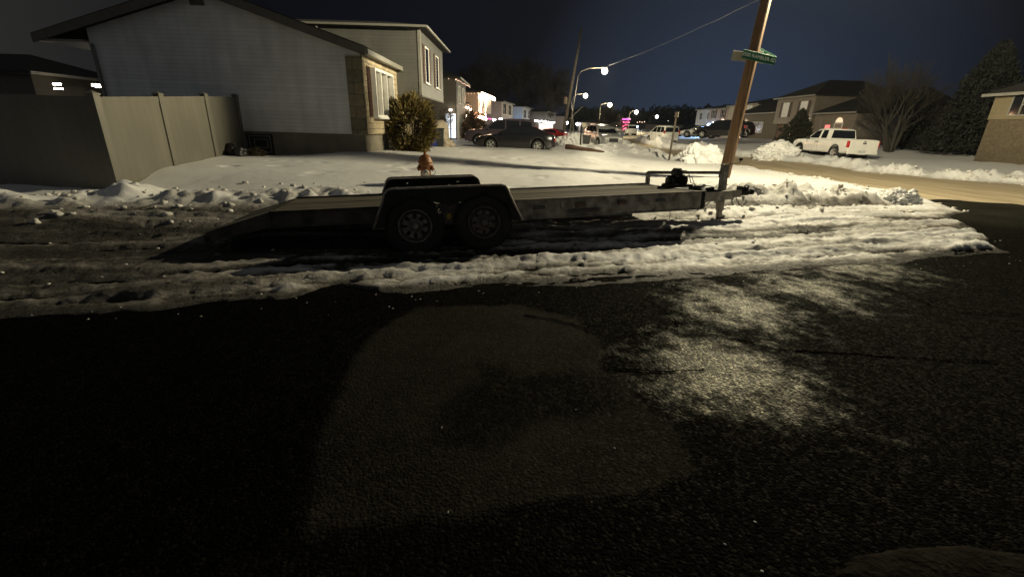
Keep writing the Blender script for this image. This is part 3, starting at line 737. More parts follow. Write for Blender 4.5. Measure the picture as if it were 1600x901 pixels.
# A-frame tongue
def beam(mb, a, b, w, h):
    a, b = Vector(a), Vector(b); d = (b-a); L_ = d.length; d.normalize(); s_ = Vector((0,0,1)).cross(d).normalized(); u = d.cross(s_)
    vs = [p + s_*i*w/2 + u*j*h/2 for p in (a, b) for i in (-1, 1) for j in (-1, 1)]
    mb.add(vs, [(0,1,3,2),(4,6,7,5),(0,4,5,1),(2,3,7,6),(0,2,6,4),(1,5,7,3)])
mb = MB(); beam(mb, (3.2,.42,.45), (5.05,1.05,.43), .06, .15); beam(mb, (3.2,1.78,.45), (5.05,1.15,.43), .06, .15); beam(mb, (4.8,1.1,.44), (5.22,1.1,.44), .12, .12)
beam(mb, (3.9,.3,.40), (4.05,.62,.40), .05, .09)
mb.add([(3.55,.3,.345),(3.9,.3,.345),(4.1,.7,.40),(3.6,.46,.36),(3.6,.5,.34)], [(0,1,2,3),(0,3,4)])
mb.build('tongue', M['rust_steel'], tr)
mb = MB(); mb.bevbox(5.2, 5.42, 1.045, 1.155, .40, .50, .02); mb.lathe([(.0,.0),(.045,.0),(.06,.03),(.055,.07),(.03,.095),(.001,.1)], 14, Matrix.Translation((5.47,1.1,.41)))
mb.box(5.28, 5.40, 1.08, 1.12, .50, .545); mb.tube([(5.30,1.1,.54),(5.36,1.1,.575),(5.42,1.1,.55)], .012, 6); mb.cbox((5.22,1.1,.53), (.05,.09,.07))
mb.build('coupler', M['black_steel'], tr)
mb = MB(); mb.box(4.3, 4.75, .98, 1.22, .505, .525); mb.cbox((4.55,1.02,.545), (.13,.06,.05)); mb.tube([(4.2,1.0,.55),(4.35,.98,.57),(4.5,1.02,.56)], .008, 6); mb.build('front_plate', M['black_steel'], tr)
# jack
jx = 4.86
mb = MB(); mb.box(jx-.045, jx+.045, 1.05, 1.15, .16, .94); mb.box(jx-.034, jx+.034, 1.062, 1.138, .05, .16); mb.box(jx-.05,jx+.05,1.045,1.155,.36,.50)
j = mb.build('jack', M['rust_steel'], tr)
mb = MB(); mb.box(jx-.028, jx+.028, 1.07, 1.13, -.16, .16); mb.box(jx-.07, jx+.07, 1.03, 1.17, -.165, -.15); mb.build('jack_leg', mat('rusty_leg', (.07,.045,.03), .7, .2, var=.4), j)
mb = MB(); mb.tube([(jx+.03,1.1,.93),(jx+.10,1.08,.945),(jx+.23,1.03,.955),(jx+.245,1.025,1.0)], .008, 6); mb.cbox((jx+.245,1.025,1.02), (.05,.03,.04)); mb.build('crank_handle', M['black_steel'], j)
# rail by the hitch, winch, battery box, cables, chains
mb = MB(); mb.box(3.85, 3.91, 1.86, 1.92, ZT, .80); beam(mb, (3.86,1.89,.80), (4.84,1.16,.80), .05, .05)
mb.build('bump_rail', M['rust_steel'], tr)
wn = MB(); Mx = Matrix.Translation((4.02,1.2,.70)) @ Matrix.Rotation(R(90), 4, 'Y') @ Matrix.Rotation(R(8), 4, 'X')
wn.lathe([(.001,-.16),(.075,-.16),(.082,-.14),(.082,-.05),(.06,-.05),(.06,.05),(.088,.05),(.09,.15),(.06,.165),(.001,.165)], 20, Mx)
wn.box(3.82, 4.24, 1.06, 1.34, .59, .63); wn.box(3.87, 3.90, 1.08, 1.32, .62, .74); wn.box(4.10, 4.13, 1.08, 1.32, .62, .74)
win = wn.build('winch', M['black_steel'], tr)
mb = MB(); mb.bevbox(3.94, 4.08, 1.12, 1.28, .77, .875, .015); mb.box(3.96, 4.05, 1.14, 1.26, .875, .895); mb.build('control_box', M['plastic_black'], win)
mb = MB()
mb.tube([(4.08,1.2,.84),(4.15,1.17,.86),(4.20,1.14,.80),(4.22,1.1,.66),(4.3,1.05,.61)], .007, 6); mb.build('cable', M['rubber'], win); mb = MB(); mb.tube([(4.20,1.2,.77),(4.27,1.15,.74),(4.28,1.08,.64),(4.26,1.02,.60)], .006, 6); mb.build('cable', M['rubber'], win); mb = MB(); mb.tube([(3.86,1.2,.66),(3.76,1.2,.64),(3.70,1.15,.61),(3.6,1.12,.60)], .012, 6)
mb.build('cable', M['rubber'], win)
mb = MB(); mb.box(4.26, 4.42, 1.06, 1.2, .53, .60); mb.tube([(4.4,1.1,.57),(4.55,1.08,.60),(4.7,1.1,.56)], .006, 5); mb.build('junction_box', M['plastic_black'], tr)
mb = MB(); mb.tube([(3.5,.42,.37),(3.75,.5,.28),(4.0,.6,.25),(4.3,.75,.31),(4.45,.85,.36)], .007, 6); mb.tube([(3.4,.4,.36),(3.4,.4,.18)], .004, 5); mb.build('wiring', M['rubber'], tr)
def chain(mb, pts, link=.035):
    pts = [Vector(p) for p in pts]; d = 0; seg = 0
    acc = []; 
    for a, b in zip(pts, pts[1:]):
        n = max(1, int((b-a).length/link)); acc += [a.lerp(b, k/n) for k in range(n)]
    for i, (a, b) in enumerate(zip(acc, acc[1:])):
        t = (b-a).normalized(); s_ = t.orthogonal().normalized()
        if i % 2: s_ = t.cross(s_)
        c = (a+b)/2; L_ = link*.75
        mb.tube([c+t*math.cos(q)*L_+s_*math.sin(q)*.014 for q in [k*math.pi/4 for k in range(9)]], .0045, 5, False)
mb = MB(); chain(mb, [(5.1,1.02,.38),(5.16,1.0,.27),(5.24,1.0,.22),(5.31,1.0,.28),(5.30,1.02,.38)]); mb.build('safety_chain', M['black_steel'], tr); mb = MB(); chain(mb, [(5.14,1.18,.38),(5.2,1.2,.25),(5.25,1.2,.20)]); mb.build('safety_chain', M['black_steel'], tr)
# ------------------------------------------------------------------ HYDRANT
hy = at_y(664, 237, 9.0); hz = ground_z(hy.x, hy.y)-.03; hh = hy.z-hz; k = hh/.80
hyd = thing('fire_hydrant', 'worn orange fire hydrant standing in snow behind the trailer fenders', 'fire hydrant', (hy.x, hy.y, hz), R(8))
mb = MB(); mb.lathe([(.001,0),(.14,0),(.14,.03*k),(.10,.05*k),(.10,.47*k),(.128,.49*k),(.132,.53*k),(.115,.545*k)], 20); mb.build('barrel', M['hydrant'], hyd)
mb = MB(); mb.lathe([(.115,.545*k),(.145,.55*k),(.15,.565*k),(.128,.60*k),(.118,.65*k),(.085,.71*k),(.045,.735*k),(.03,.74*k),(.03,.80*k),(.001,.80*k)], 20); mb.build('bonnet', M['hydrant'], hyd)
RXm = Matrix.Rotation(R(90), 4, 'X')
mb = MB(); mb.lathe([(.055,.09),(.055,.125)], 14, Matrix.Translation((.01,0,.33*k)) @ RXm); mb.lathe([(.068,.115),(.07,.15),(.045,.16),(.02,.162),(.02,.185),(.001,.185)], 14, Matrix.Translation((.01,0,.33*k)) @ RXm); mb.build('hose_cap', M['hydrant_cap'], hyd)
for sx_ in (-1, 1):
    mb = MB(); mb.lathe([(.04,.08),(.04,.115),(.055,.115),(.055,.15),(.02,.155),(.02,.17),(.001,.17)], 12, Matrix.Translation((0,0,.43*k)) @ Matrix.Rotation(R(90*sx_), 4, 'Y')); mb.build('side_nozzle', M['hydrant'], hyd)
mb = MB(); mb.tube([(.14,-.01,.42*k),(.18,-.02,.40*k),(.19,-.03,.34*k),(.17,-.05,.29*k),(.09,-.1,.28*k)], .005, 5); mb.build('cap_chain', M['black_steel'], hyd)
# ------------------------------------------------------------------ UTILITY POLE with its lamp arm
b0 = at_y(1130, 281, 13.2); b1 = at_y(1197, 0, 13.2); dirp = (b1-b0).normalized()
PB = Vector((b0.x, b0.y, ground_z(b0.x, b0.y)-.1)); PTOP = PB + dirp*8.2
up = thing('utility_pole', 'leaning brown wooden utility pole carrying green street signs behind the trailer hitch', 'utility pole', PB)
mb = MB(); n = 14
mb.tube([dirp*(8.2*i/n) + Vector((random.uniform(-.006,.006), random.uniform(-.006,.006), 0)) for i in range(n+1)], [.158-.05*i/n for i in range(n+1)], 18)
mb.build('pole', M['pole_wood'], up)
LAMP = Vector((8.0, 13.08, 6.0))
att = dirp*6.0
mb = MB(); lv = LAMP-PB; mb.tube([att, att.lerp(lv, .5)+Vector((0,0,.25)), lv+Vector((-.25,0,.15))], .03, 8); mb.build('lamp_arm', M['galv'], up)
lum = MB(); lum.bevbox(-.3, .3, -.14, .14, .08, .22, .04); lo = lum.build('lamp_head', M['galv'], up, loc=lv)
mb = MB(); mb.lathe([(.11,.08),(.10,.05),(.06,.02),(.001,.01)], 14); mb.build('lens', glow('lens', (1,.87,.58), 60), lo)
mb = MB(); beam(mb, dirp*7.6+Vector((-1.1,.1,0)), dirp*7.6+Vector((1.1,.1,0)), .09, .11)
for x in (-1,-.4,.4,1): mb.lathe([(.03,.05),(.045,.08),(.03,.12),(.045,.15),(.02,.19),(.001,.19)], 8, Matrix.Translation(dirp*7.6+Vector((x,.1,0))))
mb.build('cross_arm', M['grey_wood'], up)
mb = MB(); mb.tube([dirp*.2+Vector((.02,-.165,0)), dirp*5.9+Vector((.02,-.14,0))], .012, 6); mb.build('conduit', M['grey_wood'], up)
# street sign blades on the pole
sc_ = at_y(1180, 88, 12.98)
sg = thing('street_sign', 'green street name blades bracketed high on the leaning wooden pole', 'street sign', sc_)
def blade(name, c, w, h, ry, rz, material):
    mb = MB(); mb.bevbox(-w/2, w/2, -.008, .008, -h/2, h/2, .0035)
    o = mb.build(name, material, sg, loc=c); o.rotation_euler = (0, ry, rz); return o
b = blade('blade', at_y(1186,90,12.95)-sc_, .93, .205, R(9), R(4), M['sign_green'])
def text(s, size, parent, loc, material, name='lettering', align='CENTER', rz=0):
    cu = bpy.data.curves.new(name, 'FONT'); cu.body = s; cu.size = size; cu.align_x = align; cu.align_y = 'CENTER'; cu.extrude = .0015
    o = bpy.data.objects.new(name, cu); COL.objects.link(o); o.parent = parent; o.location = loc; o.rotation_euler = (R(90), 0, rz); cu.materials.append(material)
    bpy.context.view_layer.update(); me = bpy.data.meshes.new_from_object(o.evaluated_get(bpy.context.evaluated_depsgraph_get()))
    q = bpy.data.objects.new(name, me); COL.objects.link(q); q.parent = parent; q.location = loc; q.rotation_euler = (R(90), 0, rz)
    bpy.data.objects.remove(o); bpy.data.curves.remove(cu); q.name = name; return q
def rim(parent, w, h):
    mb = MB()
    for z in (-h/2, h/2): mb.box(-w/2, w/2, -.0115, -.0085, z-.004, z+.004)
    mb.build('border', M['sign_green'], parent)
text('3500 RAMBLER RD', .118, b, (0, -.0105, 0), M['sign_white']); rim(b, .9, .19)
b2 = blade('blade', at_y(1172,89.5,13.42)-sc_, .94, .23, R(5), R(-10), M['sign_back'])
b3 = blade('blade', at_y(1192,85,13.35)-sc_, .72, .2, R(21), R(2), M['sign_green'])
text('RAMBLER', .07, b3, (-.15, -.0105, .04), M['sign_white'])
mb = MB(); mb.box(-.03, .10, .02, .10, -.06, .10); mb.build('bracket', M['galv'], sg)
# ------------------------------------------------------------------ FENCE
fe = thing('vinyl_fence', 'cream vinyl privacy fence turning the corner at the far left of the yard', 'fence', (-7.0, 7.85, 0))
def fpanel(a, b, za0, za1, zb0, zb1):
    a, b = Vector(a), Vector(b); d = (b-a).normalized(); nn = Vector((-d.y, d.x))
    mb = MB()
    def slab(z0a, z1a, z0b, z1b, th):
        vs = []
        for p, z0, z1 in ((a, z0a, z1a), (b, z0b, z1b)):
            for sgn in (-1, 1):
                q = p + nn*sgn*th/2
                vs += [(q.x+7.0, q.y-7.85, z0), (q.x+7.0, q.y-7.85, z1)]
        mb.add(vs, [(0,1,3,2),(4,6,7,5),(0,4,5,1),(2,3,7,6),(0,2,6,4),(1,5,7,3)])
    slab(za0, za1-.05, zb0, zb1-.05, .03); slab(za1-.09, za1, zb1-.09, zb1, .055); slab(za0-.02, za0+.12, zb0-.02, zb0+.12, .05)
    mb.build('panel', M['vinyl'], fe)
def fpost(p, z0, z1):
    mb = MB(); x, y = p[0]+7.0, p[1]-7.85; mb.box(x-.06, x+.06, y-.06, y+.06, z0-.1, z1+.03)
    mb.add([(x-.075,y-.075,z1+.03),(x+.075,y-.075,z1+.03),(x+.075,y+.075,z1+.03),(x-.075,y+.075,z1+.03),(x-.075,y-.075,z1+.055),(x+.075,y-.075,z1+.055),(x+.075,y+.075,z1+.055),(x-.075,y+.075,z1+.055),(x,y,z1+.10)],
           [(0,3,2,1),(0,1,5,4),(1,2,6,5),(2,3,7,6),(3,0,4,7),(4,5,8),(5,6,8),(6,7,8),(7,4,8)])
    mb.build('post', M['vinyl'], fe)
run = [((-7.0,7.85),.16,1.76),((-7.46,9.9),.38,1.87),((-7.95,12.1),.42,1.99),((-8.42,14.22),.3,2.08)]
for (p, a0, a1), (q, c0, c1) in zip(run, run[1:]): fpanel(p, q, a0, a1, c0, c1)
for p, a0, a1 in run: fpost(p, a0-.2, a1)
xsf = [-7.0, -9.4, -11.8, -14.2, -16.6, -19.0]
for a, c in zip(xsf, xsf[1:]): fpanel((a, 7.85), (c, 7.85), .14, 1.76, .14, 1.76)
for a in xsf[1:]: fpost((a, 7.85), .0, 1.76)
# ------------------------------------------------------------------ NEAR HOUSE
HX, HY = -4.65, 14.4
ha = thing('split_level_house', 'large pale sided split level house with stone corner and bay window beside the snowy lawn', 'house', (HX, HY, .3))
def P(x, y, z): return (x-HX, y-HY, z-.3)
XL, XR, YB, RX_, RZ = -12.5, -4.65, 18.3, -9.0, 4.88
gable = [P(XL,HY,1.13), P(XR,HY,1.13), P(XR,HY,3.4), P(RX_,HY,RZ-.12), P(XL,HY,3.8)]
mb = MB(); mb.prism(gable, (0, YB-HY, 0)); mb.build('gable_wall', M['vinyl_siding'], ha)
mb = MB(); mb.box(XL-HX+.03, XR-HX-.03, .03, YB-HY, -1.2, .83); mb.build('foundation', M['foundation'], ha)
mb = MB(); mb.box(.002, .07, .0, 3.9, .832, 3.03); mb.build('stone_front', M['stone'], ha)
mb = MB(); mb.box(-.42, .068, -.05, -.002, .834, 2.98); mb.build('stone_corner', M['stone_quoin'], ha)
# roof: two slabs with thickness, rake boards
def slab2(p0, p1, y0, y1, th): 
    a, c = Vector(p0), Vector(p1); d = (c-a).normalized(); nn = Vector((-d.z, 0, d.x)); nn = nn if nn.z > 0 else -nn
    mb = MB(); mb.prism([a, c, c+nn*th, a+nn*th], (0, y1-y0, 0)); return mb
def roof_pts(x, z, y): return Vector(P(x, y, z))
yl = HY-.22
mbr = MB()
for (xa, za), (xb, zb) in (((RX_,RZ),(-4.45,3.42)), ((-13.9,3.50),(RX_,RZ))):
    a, c = roof_pts(xa, za, yl), roof_pts(xb, zb, yl); d = (c-a).normalized(); nn = Vector((-d.z,0,d.x)); nn = nn if nn.z > 0 else -nn
    mbr.prism([a, c, c+nn*.12, a+nn*.12], (0, YB-yl, 0))
mbr.build('roof', M['shingle'], ha)
for (xa, za), (xb, zb) in (((RX_,RZ),(-4.43,3.42)), ((-13.92,3.50),(RX_,RZ))):
    a, c = roof_pts(xa, za, yl-.03), roof_pts(xb, zb, yl-.03); mb = MB(); mb.prism([a+Vector((0,0,.09)), c+Vector((0,0,.09)), c-Vector((0,0,.14)), a-Vector((0,0,.14))], (0, .028, 0)); mb.build('rake_board', M['dark_trim'], ha)
mb = MB(); mb.box(-13.88-HX, XL-HX-.002, yl-HY+.02, YB-HY, 3.12, 3.18); mb.build('soffit', M['trim'], ha)
mb = MB(); mb.box(-.02+.22, .22+.1, yl-HY, 4.2, 3.02, 3.16); mb.build('gutter', M['trim'], ha)
mb = MB(); mb.box(.002, .2, .0, 3.9, 3.035, 3.06); mb.build('soffit', M['dark_trim'], ha)
mb = MB(); mb.tube([(XL-HX+.08,-.05,3.1),(XL-HX+.08,-.05,.0)], .045, 6); mb.build('downspout', M['trim'], ha)
# bay window on the stone front
def window(parent, ax, x0, x1, z0, z1, d, sgn, split=2, frame=M['white_paint'], pane=M['glass'], fw=.07, proud=.05, sill=True):
    """ax 'y': window lies in a plane x = d, runs along y from x0 to x1; ax 'x': plane y = d"""
    def bx(mb, a0, a1, b0, b1, t0, t1):
        t0, t1 = sorted((d+sgn*t0, d+sgn*t1))
        if ax == 'y': mb.box(t0, t1, a0, a1, b0, b1)
        else: mb.box(a0, a1, t0, t1, b0, b1)
    mb = MB()
    bx(mb, x0-fw, x1+fw, z1, z1+fw, -.02, proud); bx(mb, x0-fw, x1+fw, z0-fw, z0, -.02, proud); bx(mb, x0-fw, x0, z0, z1, -.02, proud); bx(mb, x1, x1+fw, z0, z1, -.02, proud)
    for i in range(1, split): 
        c = x0+(x1-x0)*i/split; bx(mb, c-fw*.45, c+fw*.45, z0, z1, -.02, proud*.8)
    w = mb.build('window', frame, parent)
    mb = MB(); bx(mb, x0, x1, z0, z1, -.015, .012); mb.build('pane', pane, w)
    if sill: mb = MB(); bx(mb, x0-fw*1.4, x1+fw*1.4, z0-fw*1.7, z0-fw-.002, -.02, proud+.05); mb.build('sill', frame, w)
    return w
def shutter(parent, ax, x0, x1, z0, z1, d, sgn, material=None):
    mb = MB(); t0, t1 = sorted((d+sgn*.002, d+sgn*.035))
    def bx(a0, a1, b0, b1, u0, u1):
        u0, u1 = sorted((d+sgn*u0, d+sgn*u1))
        (mb.box(u0, u1, a0, a1, b0, b1) if ax == 'y' else mb.box(a0, a1, u0, u1, b0, b1))
    bx(x0, x1, z0, z1, .002, .028)
    n = max(3, int((z1-z0)/.12))
    for i in range(n): bx(x0+.04, x1-.04, z0+.04+(z1-z0-.08)*i/n, z0+.04+(z1-z0-.08)*(i+.6)/n, .029, .042)
    mb.build('shutter', material or M['shutter'], parent)
window(ha, 'y', .72, 2.75, 1.42, 2.70, .07, 1, 3, pane=M['glass_curtain'], proud=.16)
shutter(ha, 'y', .28, .60, 1.35, 2.78, .07, 1); shutter(ha, 'y', 2.88, 3.2, 1.35, 2.78, .07, 1)
# basement window with a nested rectangle grille
bw = MB(); x0, x1, z0, z1 = -8.36-HX, -7.58-HX, .15, .75
bw.box(x0, x1, -.03, .04, z0, z1); bwo = bw.build('basement_window', M['black_iron'], ha)
mb = MB()
for k, (i, j) in enumerate(((.07,.06), (.22,.20))):
    a0, a1, c0, c1 = x0+i, x1-i*.6, z0+j, z1-j*.7; t = .022
    mb.box(a0, a1, -.05, -.032, c1-t, c1); mb.box(a0, a1, -.05, -.032, c0, c0+t); mb.box(a0, a0+t, -.05, -.032, c0, c1); mb.box(a1-t, a1, -.05, -.032, c0, c1)
mb.build('grille', M['iron'], bwo)
q = at_y(308, 3, HY); vb = MB(); vb.box(q.x-HX-.2, q.x-HX+.2, -.04, -.002, q.z-.3-.09, q.z-.3+.3)
for i in range(7): vb.box(q.x-HX-.17, q.x-HX+.17, -.06, -.041, q.z-.3-.06+i*.05, q.z-.3-.035+i*.05)
vb.build('gable_vent', M['dark_trim'], ha)
# upper storey
UX0, UX1, UY0, UY1, UZ0, UZ1 = -12.0, -3.66, 18.32, 23.6, 2.52, 4.72
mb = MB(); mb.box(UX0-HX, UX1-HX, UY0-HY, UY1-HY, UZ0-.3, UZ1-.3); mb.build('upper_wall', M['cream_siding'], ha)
mb = MB(); mb.box(UX0-HX, -4.6-HX, UY0-HY+.02, UY1-HY-.02, -.8, UZ0-.302); mb.build('lower_wall', M['stone'], ha)
mb = MB(); e = .28; A = [(UX0-e,UY0-e),(UX1+e,UY0-e),(UX1+e,UY1+e),(UX0-e,UY1+e)]; ym = (UY0+UY1)/2; zr = 5.42
V = [P(x, y, UZ1) for x, y in A]+[P(x, y, UZ1+.09) for x, y in A]+[P(-5.6, ym, zr), P(-10.5, ym, zr)]
mb.add(V, [(0,1,2,3),(0,4,5,1),(1,5,6,2),(2,6,7,3),(3,7,4,0),(4,9,8,5),(5,8,6),(6,8,9,7),(7,9,4)]); mb.build('upper_roof', M['shingle'], ha)
mb = MB(); mb.box(UX0-HX-e-.02, UX1-HX+e+.06, UY0-HY-e-.07, UY0-HY-e-.003, 4.43, 4.50); mb.box(UX1-HX+e+.003, UX1-HX+e+.07, UY0-HY-e-.001, UY1-HY+e, 4.43, 4.50); mb.build('gutter', M['trim'], ha)
mb = MB(); mb.box(UX1-HX-.08, UX1-HX+.02, UY0-HY-.02, UY0-HY+.08, UZ0-.3, UZ1-.32); mb.build('corner_trim', M['trim'], ha)
mb = MB(); mb.box(UX0-HX, UX1-HX+.012, UY0-HY-.012, UY1-HY, UZ0-.36, UZ0-.303); mb.build('overhang_trim', M['dark_trim'], ha)
mb = MB(); mb.tube([(-7.35-HX,UY0-HY-.2,4.38),(-7.35-HX,UY0-HY-.06,4.2),(-7.35-HX,UY0-HY-.06,3.2)], .04, 6); mb.build('downspout', M['trim'], ha)
for yc in (19.55, 21.9):
    window(ha, 'y', yc-HY-.35, yc-HY+.35, 2.75, 3.95, UX1-HX, 1, 1, fw=.05, proud=.03, pane=M['glass'])
    shutter(ha, 'y', yc-HY-.78, yc-HY-.42, 2.68, 4.02, UX1-HX, 1); shutter(ha, 'y', yc-HY+.42, yc-HY+.78, 2.68, 4.02, UX1-HX, 1)
mb = MB(); mb.lathe([(.001,-.02),(.05,-.02),(.07,.02),(.07,.1),(.03,.14),(.001,.15)], 10, Matrix.Translation((UX1-HX-.25,UY0-HY+.15,2.08))); mb.build('soffit_light', M['white_paint'], ha)
# ------------------------------------------------------------------ foliage helper
def leaf_cloud(mb, pts, size, seed, aspect=2.2):
    rr = random.Random(seed)
    for p in pts:
        a = Vector((rr.gauss(0,1), rr.gauss(0,1), rr.gauss(0,1)+.3)).normalized(); c = a.orthogonal().normalized(); c = (Matrix.Rotation(rr.uniform(0,6.28), 3, a) @ c)
        s_ = size*rr.uniform(.6, 1.5); d = a*s_*aspect; w = c*s_*.5
        mb.add([Vector(p)-w, Vector(p)+w, Vector(p)+d*.6+w*.6, Vector(p)+d, Vector(p)+d*.6-w*.6], [(0,1,2,3,4)])
def ellipsoid_pts(rx, ry, rz, n, seed, shell=.55):
    rr = random.Random(seed); out = []
    while len(out) < n:
        v = Vector((rr.gauss(0,1), rr.gauss(0,1), rr.gauss(0,1))).normalized(); k = rr.uniform(shell, 1)**.6
        bump = 1+.13*math.sin(7*v.x+seed)*math.sin(6*v.z+2*v.y)+.09*math.sin(13*v.y+4*v.z+seed)+.06*math.sin(19*v.x+11*v.z)+(rr.random()**6)*.16
        out.append((v.x*rx*k*bump, v.y*ry*k*bump, v.z*rz*k*bump))
    return out
def bush(name, label, c, rx, ry, rz, n, size, material, seed, cat='bush', group=None, aspect=2.0):
    t = thing(name, label, cat, (c[0], c[1], ground_z(c[0], c[1])-.02), 0, group)
    mb = MB(); leaf_cloud(mb, [(p[0], p[1], p[2]+rz*.95) for p in ellipsoid_pts(rx, ry, rz, n, seed)], size, seed, aspect); mb.build('crown', material, t)
    mb = MB(); rr = random.Random(seed)
    for k in range(7):
        a = rr.uniform(0, 6.28); mb.tube([(rr.uniform(-.06,.06), rr.uniform(-.06,.06), -.1), (math.cos(a)*rx*.35, math.sin(a)*ry*.35, rz*.8), (math.cos(a)*rx*.6, math.sin(a)*ry*.6, rz*1.4)], [.03,.02,.008], 5)
    mb.build('trunk', M['bark'], t)
    return t
bp_ = at_y(644, 218, 16.9)
bz = ground_z(bp_.x, bp_.y); btop = at_y(642, 142, 16.9).z
bush('shrub', 'rounded olive brown shrub in front of the stone house bay window', (bp_.x, bp_.y), .80, .80, (btop-bz)/2.15, 15000, .042, M['bush_leaf'], 4)
# dead stalks behind the shrub, trash by the drive
def lumpthing(name, label, cat, c, r, seed, material, squash=.8, group=None, rough=.35):
    z = ground_z(c[0], c[1]); mb = MB(); mb.lump((0,0,r*squash*.6), r, seed, 3, squash, rough); o = mb.build(name, material, None, loc=(c[0], c[1], z)); return tag(o, label, cat, group)
for i, (u, v, y, r_, lb) in enumerate(((341,236,13.0,.24,'black trash bag slumped against the end of the cream fence'), (362,238,12.9,.22,'second dark trash bag, the one lying nearer the brown leaf heap'), (376,240,12.7,.17,'smallest black trash bag, lying lowest in the snow by the basement window'))):
    p = at_y(u, v, y); lumpthing('trash_bag', lb, 'trash bag', (p.x, p.y), r_, i+40, M['bag'], .85, 'trash bags by the fence end')
p = at_y(402, 241, 13.1); t = thing('leaf_heap', 'small heap of brown dead leaves below the basement window', 'leaf heap', (p.x, p.y, ground_z(p.x, p.y)))
mb = MB(); mb.lump((0,0,.06), .20, 9, 3, .6, .25); leaf_cloud(mb, [(q[0]*.24, q[1]*.2, abs(q[2])*.17+.03) for q in ellipsoid_pts(1,1,1,500,5,.8)], .035, 6, 1.3); mb.build('leaves', M['dry_leaf'], t)
def bin_(label, u, v, y, h, w, material, cat='bin', name='recycling_bin'):
    p = at_y(u, v, y); z = ground_z(p.x, p.y); t = thing(name, label, cat, (p.x, p.y, z), R(12))
    mb = MB(); a, c = w*.42, w*.5
    mb.add([(-a,-a,0),(a,-a,0),(a,a,0),(-a,a,0),(-c,-c,h),(c,-c,h),(c,c,h),(-c,c,h)], [(3,2,1,0),(0,1,5,4),(1,2,6,5),(2,3,7,6),(3,0,4,7),(4,5,6,7)]); mb.build('body', material, t, .02)
    mb = MB(); mb.bevbox(-c-.03, c+.03, -c-.03, c+.03, h, h+.06, .02); mb.build('lid', material, t)
    mb = MB(); mb.tube([(-c*.8, c+.05, h-.05), (c*.8, c+.05, h-.05)], .02, 6); mb.build('handle', material, t)
bin_('blue recycling bin standing just right of the olive shrub', 675, 215, 19.8, .62, .38, M['bin_blue'])
bin_('dark trash bin standing right beside the blue recycling bin', 687, 216, 20.0, .70, .36, M['bin_black'], 'bin', 'trash_bin')
p = at_y(682, 205, 21.2); lumpthing('covered_heap', 'tan tarp covered heap behind the blue recycling bin', 'tarp', (p.x, p.y), .55, 77, M['tarp'], 1.35, None, .14)
p = at_y(697, 214, 20.6); lumpthing('snow_capped_rock', 'pale snow capped boulder at the end of the bins', 'rock', (p.x, p.y), .28, 78, M['tarp'], .8)
def light(name, loc, power, col, r=.1):
    l_ = bpy.data.lights.new(name, 'POINT'); l_.energy = power; l_.color = col; l_.shadow_soft_size = r
    o = bpy.data.objects.new(name, l_); COL.objects.link(o); o.location = loc; return o
# ------------------------------------------------------------------ VEHICLES
def wheel(parent, x, y, r, w, side, spokes=5, rimm=None):
    Mx = Matrix.Rotation(R(90*(1 if side < 0 else -1)), 4, 'X')
    mb = MB(); mb.lathe([(r*.62,-w*.9),(r*.8,-w),(r*.96,-w*.93),(r,-w*.7),(r,-w*.25),(r*.96,-.01),(r*.84,.008),(r*.66,.0),(r*.62,-.03)], 26, Mx)
    t = mb.build('wheel', M['rubber'], parent, loc=(x, y, r))
    mb = MB(); mb.lathe([(r*.62,-.05),(r*.655,.0),(r*.6,-.004),(r*.57,-.045)], 26, Mx); mb.lathe([(r*.2,-.03),(r*.16,-.01),(.001,-.006)], 14, Mx)
    for k in range(spokes):
        a = 2*math.pi*k/spokes; mb.box(r*.13, r*.6, -.035, -.012, -r*.085, r*.085, Matrix.Rotation(a, 4, 'Y') @ Matrix.Scale(1 if side < 0 else -1, 4, (0,1,0)))
    mb.build('rim', rimm or M['alloy'], t); mb = MB(); mb.lathe([(r*.58,-.10),(.001,-.10)], 20, Mx); mb.build('brake_disc', M['black_steel'], t)
